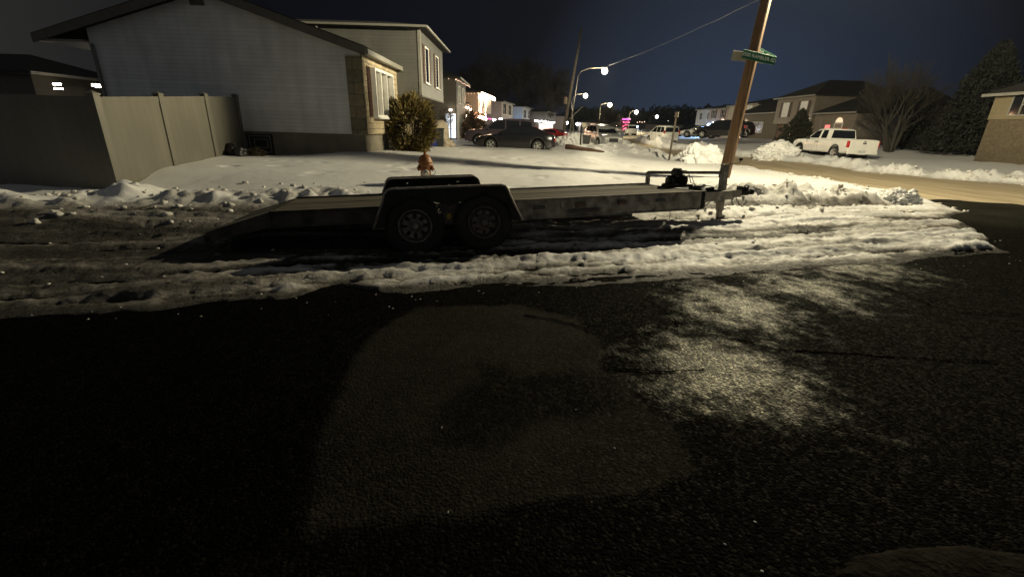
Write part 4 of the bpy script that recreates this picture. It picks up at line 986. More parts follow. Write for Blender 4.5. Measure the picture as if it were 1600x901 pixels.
def car(name, label, loc, yaw, sp, paint, cat='car', group=None, shrink=1.0, spokes=5):
    t = thing(name, label, cat, loc, yaw, group); t.scale = (shrink,)*3
    L2, hw0, r = sp['L']/2, sp['hw'], sp['r']; fx, rx = sp['axles']; ra = r*1.2
    base = sp.get('clear', .24)
    xs_ = sorted(set([round(v, 3) for v in np.linspace(-L2, L2, 46)] + [round(c+ra*math.cos(a), 3) for c in (fx, rx) for a in np.linspace(0, math.pi, 17)] + [round(v, 3) for v in sp.get('extra', [])]))
    bx_, bz_ = zip(*sp['belt']); wx_, ww_ = zip(*sp.get('plan', [(-L2,.80),(-L2+.12,.93),(-L2+.5,1),(L2-.7,1),(L2-.2,.90),(L2,.74)]))
    bed = sp.get('bed'); V = []; 
    for x in xs_:
        zb = np.interp(x, bx_, bz_); hw = hw0*np.interp(x, wx_, ww_); zl = base + .14*max(0, (abs(x)-(L2-.25))/.25)
        arch = 0
        for c in (fx, rx):
            if abs(x-c) < ra: arch = max(arch, r+math.sqrt(ra*ra-(x-c)**2))
        zl = min(max(zl, arch), zb-.08)
        inbed = bed and bed[0] < x < bed[1]
        zm = zl+.55*(zb-zl)
        half = [(0, zl), (hw*.92, zl), (hw, min(zl+.06, zb-.06)), (hw*1.012, zm), (hw*.985, zb-.045), (hw*.95, zb)]
        half += [(hw*.88, zb-.002), (hw*.875, zb-.42), (0, zb-.42)] if inbed else [(hw*.86, zb+.012), (hw*.55, zb+.035), (0, zb+.045)]
        ring = [(x, -y, z) for y, z in half] + [(x, y, z) for y, z in half[-2:0:-1]]
        V.append(ring)
    n = len(V[0]); mb = MB()
    mb.add([p for r_ in V for p in r_], [(i*n+k, i*n+(k+1) % n, (i+1)*n+(k+1) % n, (i+1)*n+k) for i in range(len(V)-1) for k in range(n)] + [tuple(range(n)), tuple((len(V)-1)*n+k for k in reversed(range(n)))], True)
    body = mb.build('body', paint, t)
    m_ = body.modifiers.new('split', 'EDGE_SPLIT'); m_.split_angle = R(38)
    for c in (fx, rx):
        for s_ in (-1, 1):
            mb = MB(); Mx = Matrix.Translation((c, 0, r)) @ Matrix.Rotation(R(90*(1 if s_ < 0 else -1)), 4, 'X')
            mb.lathe([(ra-.006, hw0*.99), (ra-.006, hw0*.45), (.001, hw0*.45)], 24, Mx)
            mb.build('wheel_arch', M['plastic_black'], t)
    # cabin
    prof = sp['cabin']; zb = sp['zb']; zr = max(z for _, z in prof); wb, wt = sp['wb'], sp['wt']
    def wz(z): return wb+(wt-wb)*max(0, min(1, (z-zb)/(zr-zb)))**1.15
    V = []
    for x, z in prof:
        w = wz(z); k = max(0, min(1, (z-zb)/(zr-zb)))
        zs = [zb-.06, zb+(z-zb)*.5, z-.03*k, z, z+.025*k]; ys = [wb, wz(zb+(z-zb)*.5), w, w*.93, 0]
        ring = [(x, -y, q) for y, q in zip(ys, zs)] + [(x, y, q) for y, q in list(zip(ys, zs))[-2::-1]]
        V.append(ring)
    n = len(V[0]); mb = MB()
    mb.add([p for r_ in V for p in r_], [(i*n+k, i*n+k+1, (i+1)*n+k+1, (i+1)*n+k) for i in range(len(V)-1) for k in range(n-1)] + [tuple(range(n)), tuple((len(V)-1)*n+k for k in reversed(range(n)))], True)
    cab = mb.build('roof', sp.get('roofmat') or paint, t); m_ = cab.modifiers.new('split', 'EDGE_SPLIT'); m_.split_angle = R(35)
    for poly in sp['windows']:
        for s_ in (-1, 1):
            pts = [Vector((x, s_*(wz(z)+.004), z)) for x, z in poly]; mb = MB(); mb.prism(pts, (0, s_*.009, .001)); mb.build('window', M['glass'], t)
    def glasspane(nm, i, j, a, b):
        p, q = Vector((prof[i][0], 0, prof[i][1])), Vector((prof[j][0], 0, prof[j][1]))
        nn = (q-p).normalized(); nn = Vector((-nn.z, 0, nn.x)); nn = nn if nn.z > 0 else -nn
        A, B2 = p.lerp(q, a), p.lerp(q, b); wa, wb_ = wz(A.z)*.9, wz(B2.z)*.88
        off = .034
        pts = [A+nn*off*.9+Vector((0,-wa,0)), A+nn*off+Vector((0,wa,0)), B2+nn*off+Vector((0,wb_,0)), B2+nn*off*.9+Vector((0,-wb_,0))]
        mb = MB(); mb.prism(pts, nn*.01); mb.build(nm, M['glass'], t)
    i, j = sp['ws']; glasspane('windshield', i, j, .08, .94); i, j = sp['rw']; glasspane('rear_window', i, j, .06, .86)
    for x in (fx, rx):
        for s_ in (-1, 1): wheel(t, x, s_*(hw0*.985), r, .21, s_, spokes)
    zf = sp['belt'][-1][1]; zrb = sp['belt'][0][1]
    for s_ in (-1, 1):
        mb = MB(); mb.bevbox(L2-.16, L2+.012, min(s_*hw0*.40, s_*hw0*.76), max(s_*hw0*.40, s_*hw0*.76), zf-.17, zf-.03, .02); mb.build('headlight', M['lamp_clear'], t)
        a, b = sp.get('tail', (.58,.86)); z0, z1 = sp.get('tailz', (zrb-.27, zrb-.08)); y0_, y1_ = sorted((s_*hw0*a, s_*hw0*(b)))
        mb = MB(); mb.bevbox(-L2-.012, -L2+.14, y0_, y1_, z0, z1, .015); mb.build('taillight', M['tail_red'], t)
        mb = MB(); mb.bevbox(sp['mir']-.06, sp['mir']+.06, min(s_*(hw0), s_*(hw0+.2)), max(s_*hw0, s_*(hw0+.2)), zb+.0, zb+.14, .03); mb.build('mirror', sp.get('mirmat') or paint, t)
        for hx in sp['handles']:
            mb = MB(); mb.cbox((hx, s_*(hw0*1.005+.012), zb-.14), (.16,.025,.035)); mb.build('door_handle', M['plastic_black'] if sp.get('darkhandle') else paint, t)
        for sx_ in sp['seams']: mb = MB(); mb.cbox((sx_, s_*(hw0*1.008), (zb+base)/2+.08), (.009,.012,zb-base-.28)); mb.build('door_seam', M['plastic_black'], t)
    mb = MB(); mb.bevbox(L2-.06, L2+.02, -hw0*.38, hw0*.38, zf-.33 if not sp.get('bigrille') else zf-.36, zf-.08, .02); mb.build('grille', M['plastic_black'], t)
    mb = MB(); mb.bevbox(L2-.2, L2+.05, -hw0*.82, hw0*.82, base+.06, base+.24, .04); mb.build('front_bumper', sp.get('bumpmat') or paint, t)
    if not sp.get('norear'):
        mb = MB(); mb.bevbox(-L2-.05, -L2+.2, -hw0*.86, hw0*.86, base+.08, base+.30, .04); mb.build('rear_bumper', sp.get('bumpmat') or paint, t)
        mb = MB(); mb.cbox((-L2-.02, 0, zrb-.22), (.02,.32,.15)); mb.build('plate', M['plate'], t)
    return t
SEDAN = dict(L=4.75, hw=.90, r=.33, axles=(1.42,-1.36), clear=.2, belt=[(-2.375,.86),(-2.2,.98),(-1.7,1.0),(-.5,.97),(.9,.92),(1.6,.84),(2.15,.74),(2.375,.62)],
  cabin=[(1.15,.90),(.75,1.10),(.35,1.29),(.05,1.38),(-.35,1.42),(-.8,1.41),(-1.2,1.34),(-1.65,1.17),(-2.0,1.0)], zb=.92, wb=.82, wt=.60,
  windows=[[(.72,.98),(.36,1.19),(.0,1.32),(-.36,1.36),(-.36,.98)],[(-.44,.98),(-.44,1.36),(-.85,1.35),(-1.15,1.27),(-1.36,1.12),(-1.36,1.0)]], ws=(0,3), rw=(6,8), mir=.72, handles=(-.2,-1.15), seams=(.78,-.4,-1.3))
SUV = dict(L=4.6, hw=.90, r=.35, axles=(1.38,-1.34), clear=.24, belt=[(-2.3,.98),(-2.2,1.08),(-1.0,1.06),(.8,1.03),(1.5,1.0),(2.1,.92),(2.3,.80)],
  cabin=[(1.2,1.0),(.85,1.22),(.4,1.52),(.1,1.62),(-.5,1.67),(-1.3,1.66),(-1.85,1.60),(-2.05,1.42),(-2.24,1.06)], zb=1.03, wb=.83, wt=.64,
  windows=[[(.85,1.08),(.40,1.42),(.1,1.53),(-.35,1.58),(-.35,1.08)],[(-.43,1.08),(-.43,1.58),(-1.2,1.57),(-1.2,1.08)],[(-1.28,1.1),(-1.28,1.56),(-1.75,1.48),(-1.9,1.2)]], ws=(0,3), rw=(6,8), mir=.85, handles=(-.2,-1.05), seams=(.85,-.4,-1.25))
VAN = dict(SUV, L=5.0, hw=.95, clear=.26, axles=(1.55,-1.45), belt=[(-2.5,1.02),(-2.42,1.12),(1.0,1.08),(1.9,1.05),(2.35,.98),(2.5,.84)],
  cabin=[(1.35,1.06),(1.0,1.3),(.55,1.62),(.2,1.76),(-.6,1.83),(-1.6,1.83),(-2.2,1.79),(-2.35,1.7),(-2.48,1.1)], zb=1.08, wb=.89, wt=.74,
  windows=[[(.95,1.14),(.5,1.52),(.2,1.66),(-.3,1.72),(-.3,1.14)],[(-.4,1.14),(-.4,1.72),(-1.3,1.72),(-1.3,1.14)],[(-1.4,1.14),(-1.4,1.72),(-2.15,1.66),(-2.2,1.16)]], ws=(0,3), rw=(7,8), tail=(.84,.99), tailz=(1.05,1.35))
PICK = dict(L=5.05, hw=.87, r=.36, axles=(1.62,-1.5), clear=.36, belt=[(-2.525,1.06),(-2.45,1.08),(.6,1.07),(1.2,1.06),(1.9,1.02),(2.35,.96),(2.525,.84)], bed=(-2.44,-.86), extra=(-2.445,-2.435,-.865,-.855),
  plan=[(-2.525,.97),(-2.45,1),(1.9,1),(2.3,.93),(2.525,.82)],
  cabin=[(1.12,1.05),(.80,1.28),(.42,1.55),(.22,1.64),(-.3,1.68),(-.66,1.66),(-.76,1.60),(-.83,1.06)], zb=1.06, wb=.82, wt=.66,
  windows=[[(.92,1.12),(.42,1.50),(.05,1.57),(.05,1.12)],[(-.12,1.12),(-.12,1.57),(-.50,1.57),(-.60,1.12)]], ws=(0,3), rw=(6,7), mir=.78, mirmat=M['plastic_black'], handles=(.12,), darkhandle=True, seams=(1.0,-.04), tail=(.82,1.015), tailz=(.68,1.03), norear=True, bumpmat=M['bare_metal'])
# white pickup across the road
pk = at_y(1328, 247, 25.6); pz = .10
ptruck = car('pickup_truck', 'white extended cab pickup parked behind the ploughed bank across the road', (pk.x+.42, pk.y+2.45, .24), R(92), PICK, M['car_white'], 'pickup truck', None, 1.0, 6)
mb = MB(); mb.bevbox(-2.56, -2.50, -.80, .80, .50, 1.065, .015); tg = mb.build('tailgate', M['car_white'], ptruck)
mb = MB(); mb.bevbox(-2.575, -2.556, -.10, .10, .88, .95, .006); mb.bevbox(-2.575, -2.556, -.07, .07, .995, 1.03, .006); mb.build('handle', M['plastic_black'], tg)
mb = MB(); mb.bevbox(-2.60, -2.45, -.84, -.22, .34, .52, .025); mb.bevbox(-2.60, -2.45, .22, .84, .34, .52, .025); mb.bevbox(-2.57, -2.45, -.23, .23, .32, .44, .02); mb.build('rear_bumper', M['car_white'], ptruck)
mb = MB(); mb.cbox((-2.585, 0, .47), (.015,.32,.16)); mb.build('plate', M['plate'], ptruck)
mb = MB(); mb.cbox((-2.40, .0, 1.075), (.1, 1.5, .01)); mb.bevbox(-.80, -.70, -.14, .14, 1.665, 1.70, .01); mb.build('brake_light', M['tail_red'], ptruck)
# dark sedan on the drive
sd = at_y(805, 230, 28.2)
car('sedan', 'black sedan sunk to its wheels in snow on the driveway', (sd.x, sd.y, ground_z(sd.x, sd.y)-.16), R(177), SEDAN, M['car_black'], shrink=1.0)
v = at_y(783, 222, 33.5); car('minivan', 'dark grey minivan parked behind the black sedan', (v.x, v.y, .14), R(178), VAN, M['car_plum'], 'minivan')
v = at_y(856, 212, 52); car('red_car', 'dark red car parked behind the tail of the black sedan', (v.x, v.y, -.05), R(150), SEDAN, M['car_darkred'], 'car')
v = at_y(948, 231, 34.5); car('silver_crossover', 'silver crossover parked nose towards the camera at the left kerb', (v.x, v.y+2.0, v.z-.05), R(-80), dict(SUV, bigrille=True), M['car_silver'], 'car')
v = at_y(1043, 224, 52); car('white_suv', 'white sport utility vehicle seen from behind the thin leaning signpost', (v.x, v.y+2.4, v.z), R(97), VAN, M['car_white'], 'suv')
v = at_y(985, 211, 92); car('white_van', 'small distant white van on the bend of the snowy street', (v.x, v.y, v.z), R(82), VAN, M['car_white'], 'van')
v = at_y(1122, 216, 50); car('dark_suv', 'large dark vehicle half hidden behind the leaning utility pole', (v.x, v.y, v.z), R(150), dict(VAN), M['car_black'], 'suv')
v = at_y(1093, 215, 58); car('grey_car', 'grey car parked in front of the blue lit house', (v.x, v.y, v.z), R(150), SEDAN, M['car_silver'], 'car')
v = at_y(1141, 214, 53); car('parked_hatchback', 'dark red car nosing out just right of the utility pole', (v.x, v.y, v.z), R(160), SUV, mat('car_maroon', (.02,.008,.008), .25, .2, var=.1, coat=.8), 'car')
v = at_y(1073, 213, 75); car('far_parked_car', 'black car parked down the road beside the white sport utility vehicle', (v.x, v.y, v.z), R(140), SUV, M['car_black'], 'car')
v = at_y(964, 207, 105); car('distant_car', 'tiny dark car at the far left of the street bend', (v.x, v.y, v.z), R(80), SEDAN, M['car_grey'], 'car')
# ------------------------------------------------------------------ FAR HOUSES
def fhouse(name, label, xf, sg, y0, y1, depth, z0, ze, wall, lower=None, roofh=1.6, over=.0, zo=None, roofmat=None, hip=True, group=None, rz=0):
    t = thing(name, label, 'house', (xf, y0, z0), 0, group); t['sg'] = sg
    def X(o): return sg*o
    def bx(mb, o0, o1, a0, a1, b0, b1):
        o0, o1 = sorted((X(o0), X(o1))); mb.box(o0, o1, a0, a1, b0, b1)
    W_ = y1-y0; h = ze-z0; t.rotation_euler = (0, 0, R(rz))
    if over:
        mb = MB(); bx(mb, -depth, 0, 0, W_, zo-z0, h); mb.build('upper_wall', wall, t)
        mb = MB(); bx(mb, -depth, -over, .03, W_-.03, -1.5, zo-z0-.003); mb.build('lower_wall', lower or wall, t)
    else:
        mb = MB(); bx(mb, -depth, 0, 0, W_, -1.5, h); mb.build('wall', wall, t)
    e = .35; mb = MB()
    A = [(X(-depth-e),-e),(X(e),-e),(X(e),W_+e),(X(-depth-e),W_+e)]
    if hip == 'gable':                                        # ridge along the street, gables at the ends
        B_ = [(X(-depth/2), -e), (X(-depth/2), W_+e)]
    else:
        ins = min(W_, depth)*.45
        B_ = [(X(-ins), W_/2), (X(-depth+ins), W_/2)] if depth > W_ else [(X(-depth/2), ins), (X(-depth/2), W_-ins)]
    V = [(x,y,h) for x, y in A]+[(x,y,h+.12) for x, y in A]+[(x,y,h+roofh) for x, y in B_]
    if depth > W_ and hip != 'gable': Fc = [(4,9,8,5),(5,8,6),(6,8,9,7),(7,9,4)]
    else: Fc = [(4,8,5),(5,8,9,6),(6,9,7),(7,9,8,4)]
    mb.add(V, [(0,1,2,3),(0,4,5,1),(1,5,6,2),(2,6,7,3),(3,7,4,0)]+Fc); mb.build('roof', roofmat or M['shingle'], t)
    mb = MB(); bx(mb, e+.002, e+.08, -e, W_+e, h-.02, h+.12); mb.build('gutter', M['trim'], t)
    if hip == 'gable':
        mb = MB(); mb.prism([(X(-depth+.05), .02, h-.002),(X(-.05), .02, h-.002),(X(-depth/2), .02, h+roofh-.12)], (0, W_-.04, 0)); mb.build('gable', wall, t)
    return t, bx
def fwin(t, bx, o, a0, a1, b0, b1, pane, shut=None, frame=None):
    mb = MB(); f = .07
    for q in ((a0-f,a1+f,b1,b1+f),(a0-f,a1+f,b0-f,b0),(a0-f,a0,b0,b1),(a1,a1+f,b0,b1),((a0+a1)/2-.03,(a0+a1)/2+.03,b0,b1),(a0,(a0+a1)/2-.03,(b0+b1)/2-.025,(b0+b1)/2+.025)): bx(mb, o-.02, o+.05, *q)
    w = mb.build('window', frame or M['white_paint'], t); mb = MB(); bx(mb, o-.02, o+.02, a0, a1, b0, b1); mb.build('pane', pane, w)
    if shut:
        for p0, p1 in ((a0-.55, a0-.1), (a1+.1, a1+.55)):
            mb = MB(); bx(mb, o+.002, o+.04, p0, p1, b0-.1, b1+.1); mb.build('shutter', shut, t)
def fdoor(t, bx, o, a0, a1, b0, b1, m_, fan=False):
    mb = MB(); bx(mb, o-.02, o+.03, a0, a1, b0, b1); d = mb.build('door', m_, t)
    mb = MB(); bx(mb, o-.02, o+.06, a0-.1, a0, b0, b1+.1); bx(mb, o-.02, o+.06, a1, a1+.1, b0, b1+.1); bx(mb, o-.02, o+.06, a0, a1, b1, b1+.1); mb.build('door_frame', M['white_paint'], d)
    mb = MB(); bx(mb, o+.03, o+.08, a1-.2, a1-.12, b0+.9, b0+1.0); mb.build('handle', M['bare_metal'], d)
def lamp(t, bx, o, a, b, m_, r=.12):
    mb = MB(); bx(mb, o+.0, o+r*1.4, a-r, a+r, b-r, b+r); mb.build('porch_light', m_, t)
def string(name, label, pts, m_, drop=.0, r=.035, step=.22, group='christmas light strings'):
    pts = [Vector(p) for p in pts]; mb = MB(); rr = random.Random(len(label))
    for a, b in zip(pts, pts[1:]):
        n = max(2, int((b-a).length/step))
        for k in range(n+1):
            p = a.lerp(b, k/n)-Vector((0,0,(rr.uniform(0, drop) if drop else 0)))
            mb.lathe([(.001,-r*1.4),(r*.8,-r*.5),(r,0),(r*.6,r),(.001,r*1.2)], 6, Matrix.Translation(p))
    o0 = pts[0]
    for i, v in enumerate(mb.v): mb.v[i] = v-o0
    o = mb.build(name, m_, None, loc=o0); tag(o, label, 'string lights', group)
    mb = MB(); mb.tube([p-o0+Vector((0,0,r*1.2)) for p in pts], r*.25, 4); mb.build('cable', M['plastic_black'], o)
    return o
brick = brickmat('brick', (.2,.10,.07), (.28,.15,.1), (.3,.27,.22), .24, .08)
brick2 = brickmat('brick_tan', (.16,.135,.10), (.22,.18,.135), (.3,.27,.22), .24, .08)
sid_d = siding('dark_siding', (.085,.075,.06)); sid_p = siding('pink_siding', (.42,.34,.3)); sid_g = siding('grey_siding', (.42,.42,.44)); sid_t = siding('tan_siding', (.25,.215,.17))
# B: dark house with outlined eave, lit white door on the side
xB = at_y(714, 200, 40).x
t, bx = fhouse('dark_house', 'dark two storey house with pale eave line right behind the split level house', xB, 1, 40, 47, 9, .25, at_y(712,123,40).z, sid_d, None, 1.5)
fwin(t, bx, 0, 1.2, 2.4, 3.0, 4.3, M['glass']); fwin(t, bx, 0, 4.2, 5.4, 3.0, 4.3, M['glass'])
def side_panel(t, name, m_, o0, o1, b0, b1, th=.05):
    mb = MB(); x0, x1 = sorted((t['sg']*o0, t['sg']*o1)); mb.box(x0, x1, -th, -.002, b0, b1); return mb.build(name, m_, t)
d0, d1 = at_y(697,207,39.9).x-xB, at_y(712,207,39.9).x-xB
for a, b in ((d0, d0+.4*(d1-d0)), (d0+.55*(d1-d0), d1)): side_panel(t, 'lit_door', M['door_lit'], a, b, .15, 2.1)
mb = MB(); q = at_y(704,172,39.7); mb.lump((q.x-xB, -.35, q.z-.25), .12, 3, 2, .8, .1); mb.build('porch_light', M['porch'], t)
string('eave_lights', 'dim string of bulbs along the eave of the dark two storey house', [at_y(690,122,39.6), at_y(712,123,39.6), (xB+.4, 47.2, at_y(712,123,40).z)], M['string_soft'], .1, .03, .5)
# C: orange lit house with icicle strings
yC = 58; xC = at_y(747, 200, yC).x; zC = at_y(747,145,yC).z
t, bx = fhouse('decorated_house', 'two storey house glowing orange under bright christmas icicle lights', xC, 1, yC, yC+9, 8, .2, zC, sid_t, brick, 1.2, .8, 3.0, rz=-7)
def cF(o, a, z): c_, s_ = math.cos(R(-7)), math.sin(R(-7)); return (xC+o*c_-a*s_, yC+o*s_+a*c_, z)
fwin(t, bx, 0, 1.6, 2.8, 3.6, 5.0, M['win_dim'], M['shutter']); fwin(t, bx, 0, 5.2, 6.6, 3.6, 5.0, M['win_dim'], M['shutter'])
string('icicle_lights', 'brilliant warm icicle lights along the top eave of the orange lit house', [cF(.5,-.3,zC), cF(.5,9.3,zC)], M['string_warm'], .4, .06, .12)
string('icicle_lights', 'long warm light drops hanging beside the windows of the orange lit house', [cF(.12,.9,zC-.2), cF(.12,.9,zC-2.2)], M['string_warm'], 0, .03, .2)
string('icicle_lights', 'second warm light drop hanging between the windows of the orange lit house', [cF(.12,4.2,zC-.2), cF(.12,4.2,zC-2.4)], M['string_warm'], 0, .03, .2)
string('gutter_lights', 'dim warm bulbs along the side eave of the orange lit house', [at_y(722,147,yC-.5), at_y(746,146,yC-.5)], M['string_soft'], 0, .035, .35)
a = at_y(720,163,52); b = at_y(736,170.5,55); string('porch_lights', 'bright warm lights on the low porch roof left of the orange lit house', [a, b], M['string_warm'], .15, .05, .12)
zz = at_y(745,181,yC-.6); string('porch_lights', 'bright warm lights low along the front of the orange lit house', [at_y(744,180,yC-.3)+Vector((.3,0,0)), at_y(760,184,yC+6)], M['string_warm'], .3, .06, .14)
pr = thing('porch', 'low porch roof with posts left of the orange lit house', 'porch', (at_y(728,205,54).x, 54, .2))
mb = MB(); w_ = (b.x-a.x)/2+.2; zt = (a.z+b.z)/2-.2; mb.prism([(-w_-1.5,-2,zt+.35),(-w_-1.5,2,zt+.35),(w_,2,zt-.02),(w_,-2,zt+.25)], (0,0,.12)); mb.build('roof', M['shingle'], pr)
for x in (-w_, w_-.1): mb = MB(); mb.box(x, x+.12, -1.8, -1.68, -.4, zt-.0); mb.build('post', M['white_paint'], pr)
mb = MB(); q = at_y(728,181,52.2); mb.lump((q.x-pr.location.x, -1.8, q.z-.2), .14, 4, 2, 1, .1); mb.build('porch_light', M['porch'], pr)
light('string_light_glow', at_y(733, 160, yC-3.5), 260, (1,.55,.3), .5); light('string_light_glow', at_y(756, 178, yC+2), 160, (1,.55,.3), .5)
# D, E, F, G
yD = 84; xD = at_y(783, 200, yD).x; zD = at_y(783,159,yD).z
t, bx = fhouse('pale_house', 'pale pinkish two storey house with two dark windows behind the minivan', xD, 1, yD, yD+12, 8, .1, zD, sid_p, None, 1.0, rz=-9)
fwin(t, bx, 0, 1.5, 4.5, 3.4, 5.2, M['glass']); fwin(t, bx, 0, 7.0, 10.2, 3.4, 5.2, M['glass'])
string('bush_lights', 'white light string over the minivan roof at the pale pinkish house', [at_y(770,186,yD-6), at_y(786,185,yD-3)], M['string_white'], .6, .07, .2)
string('red_lights', 'small magenta lights by the front of the pale pinkish house', [at_y(759.5,180,yD-8), at_y(766,181,yD-8)], M['string_magenta'], .5, .09, .3)
yE = 104; xE = at_y(815, 200, yE).x; zE = at_y(816,167,yE).z
t, bx = fhouse('grey_house', 'grey two storey house with a blue white lit front beyond the black sedan roof', xE, 1, yE, yE+12, 8, .1, zE, sid_g, None, 1.0, rz=-12)
fwin(t, bx, 0, 1.5, 4.5, 3.2, 4.9, M['glass']); fwin(t, bx, 0, 7.2, 10.4, 3.2, 4.9, M['glass'])
string('blue_lights', 'cold blue white light net in front of the grey two storey house', [at_y(807,189,yE-3), at_y(820,188,yE-3), at_y(820,192,yE-3), at_y(807,193,yE-3)], M['string_blue'], .5, .10, .28)
yF = 112; 
xF = at_y(852, 200, yF).x
t, bx = fhouse('low_house', 'dark low house trimmed with a long white light string past the grey house', xF, 1, yF, yF+14, 9, .0, at_y(850,175,yF).z, sid_d, None, .8, rz=-14)
fwin(t, bx, 0, 2, 5, 1.2, 2.6, M['win_warm'])
side_panel(t, 'lit_front', M['door_warm'], at_y(842,197,yF).x-xF, at_y(864,197,yF).x-xF, .4, at_y(850,193,yF).z-.1)
string('roof_lights', 'long white light string across the dark low house', [at_y(836,188.5,yF-.6), at_y(866,190.5,yF-.6)], M['string_white'], .25, .09, .3)
yG = 135; xG = at_y(884,200,yG).x
t, bx = fhouse('distant_house', 'small pale house end between the black sedan and the lamp post', xG, 1, yG, yG+10, 7, 0, at_y(884,182,yG).z, sid_p, None, .8)
fwin(t, bx, 0, 2, 4, 1.2, 2.6, M['win_warm'])
mb = MB()
for i, (u, v_, m_, r_, lb) in enumerate(((902,194,'string_white',.35,'round white yard light left of the silver crossover'),(919.5,194,'string_warm',.45,'larger warm yard light just above the silver crossover'),(886,192,'string_white',.3,'tiny white yard light close to the wooden utility pole base'),(963,198,'string_white',.33,'white yard light in front of the magenta lit house'),(956,203,'string_warm',.32,'low warm light beside the silver crossover roof'))):
    p = at_y(u, v_, 125); yt = thing('yard_light', lb, 'yard light', (p.x, p.y, -.1), 0, 'yard lights down the street'); mb = MB(); mb.lump((0,0,p.z+.1), r_, i, 2, 1, .05); mb.build('globe', M[m_], yt); mb = MB(); mb.tube([(0,0,-.3),(0,0,p.z)], .05, 6); mb.build('post', M['plastic_black'], yt)
yM = 150; pM0 = at_y(972,186,yM); pM1 = at_y(983,186,yM)
t, bx = fhouse('red_lit_house', 'distant house front outlined in magenta and red lights', pM1.x, 1, yM, yM+10, 7, 0, pM0.z, sid_d, None, .8)
string('magenta_lights', 'magenta light string along the roof of the red lit distant house', [pM0+Vector((0,-1,0)), pM1+Vector((0,-1,0))], M['string_magenta'], .2, .16, .3)
for k in range(3): string('red_lights', 'red light string across the front of the red lit distant house, %s' % ('upper row', 'middle row', 'lowest row')[k], [at_y(974,190+5*k,yM-.9), at_y(983,190+5*k,yM-.9)], M['string_red'], .5, .13, .35)
pW = at_y(935,199,118)
t, bx = fhouse('lit_cottage', 'small house with warm lit front just above the silver crossover', pW.x+2.2, 1, 118, 128, 6, 0, at_y(935,192,118).z, sid_t, None, .8)
side_panel(t, 'lit_front', M['door_warm'], -4.2, -.4, .8, at_y(935,194,118).z)
yH = 190; pH = at_y(1048,200,yH)
t, bx = fhouse('wide_house', 'wide dim house with snow edged roof behind the white sport utility vehicle', at_y(1008,200,yH).x, -1, yH, yH+14, 15, 0, at_y(1040,195,yH).z, sid_t, None, 1.6)
string('window_lights', 'cold white lights at a distant yard left of the white sport utility vehicle', [at_y(992,197,160), at_y(996,198,160)], M['string_blue'], .8, .22, .5)
string('roof_lights', 'faint white lights on a distant roof above the small white van', [at_y(996,190.5,170), at_y(1007,190.2,170)], M['string_soft'], .2, .16, .8)
# right row
tR4, bx = fhouse('shuttered_house', 'tan two storey house with shuttered upper windows and warm lit brick entry', 31, -1, 50.2, 57.4, 10, .75, at_y(1251,149,50.2).z, sid_t, brick, 1.9, .7, at_y(1245,192.5,50.2).z)
h4 = at_y(1251,149,50.2).z-.75
for a0 in (1.2, 4.6): fwin(tR4, bx, 0, a0, a0+1.1, h4-1.9, h4-.5, M['win_dim'], M['shutter'])
fdoor(tR4, bx, -.7, 4.1, 5.1, .05, 2.1, M['door_warm']); lamp(tR4, bx, -.66, 5.5, 2.0, M['porch'], .09); lamp(tR4, bx, -.66, 3.7, 1.95, M['porch'], .05); lamp(tR4, bx, .02, 1.2, 2.55, M['porch'], .12)
t, bx = fhouse('brick_wing', 'low brick wing with double window left of the shuttered tan house', 31.6, -1, 57.5, 67.6, 9, .75, at_y(1194,176,57.5).z, brick2, None, 2.2, 0, None, None, 'gable')
fwin(t, bx, 0, 3.4, 6.2, .9, 2.1, M['glass_curtain'], None); fdoor(t, bx, 0, 8.6, 9.5, .0, 2.0, M['door_warm']); lamp(t, bx, .02, 8.0, 2.1, M['porch'], .1)
t, bx = fhouse('beige_house', 'beige two storey house largely hidden by the leaning utility pole', 34.5, -1, 68.5, 78, 9, .7, at_y(1162,162,68.5).z, siding('beige_siding', (.5,.46,.36)), None, 1.2)
fwin(t, bx, 0, 2, 3.4, 3.2, 4.6, M['win_dim']); fwin(t, bx, 0, 6, 7.4, 3.2, 4.6, M['win_dim']); fdoor(t, bx, 0, 4, 5.2, .2, 2.3, M['door_warm'])
t, bx = fhouse('rose_house', 'rosy two storey house with glowing porch left of the utility pole', at_y(1136,200,84).x, -1, 84, 93, 9, .6, at_y(1136,169,84).z, sid_p, None, 1.2)
fwin(t, bx, 0, 2, 3.2, 3.4, 4.8, M['glass'], M['shutter']); fwin(t, bx, 0, 6, 7.2, 3.4, 4.8, M['glass'], M['shutter'])
string('porch_lights', 'warm lights along the porch of the rosy house', [at_y(1114,191,82), at_y(1128,193,80)], M['string_warm'], .4, .07, .3)
q = at_y(1129,190,80); t2 = thing('yard_light', 'bright warm porch lamp between the rosy and beige houses', 'yard light', (q.x, q.y, .3), 0, 'yard lights down the street'); mb = MB(); mb.lump((0,0,q.z-.3), .32, 5, 2, 1.3, .05); mb.build('globe', M['string_soft'], t2); mb = MB(); mb.tube([(0,0,-.3),(0,0,q.z-.4)], .05, 6); mb.build('post', M['plastic_black'], t2)
t, bx = fhouse('blue_lit_house', 'pale two storey house washed in blue light at the end of the right row', at_y(1112,200,104).x, -1, 104, 114, 10, .6, at_y(1112,170,104).z, siding('white_siding', (.6,.62,.64)), None, 1.2)
fwin(t, bx, 0, 2, 3.4, 3.6, 5.0, M['glass']); fwin(t, bx, 0, 6.4, 7.8, 3.6, 5.0, M['glass'])
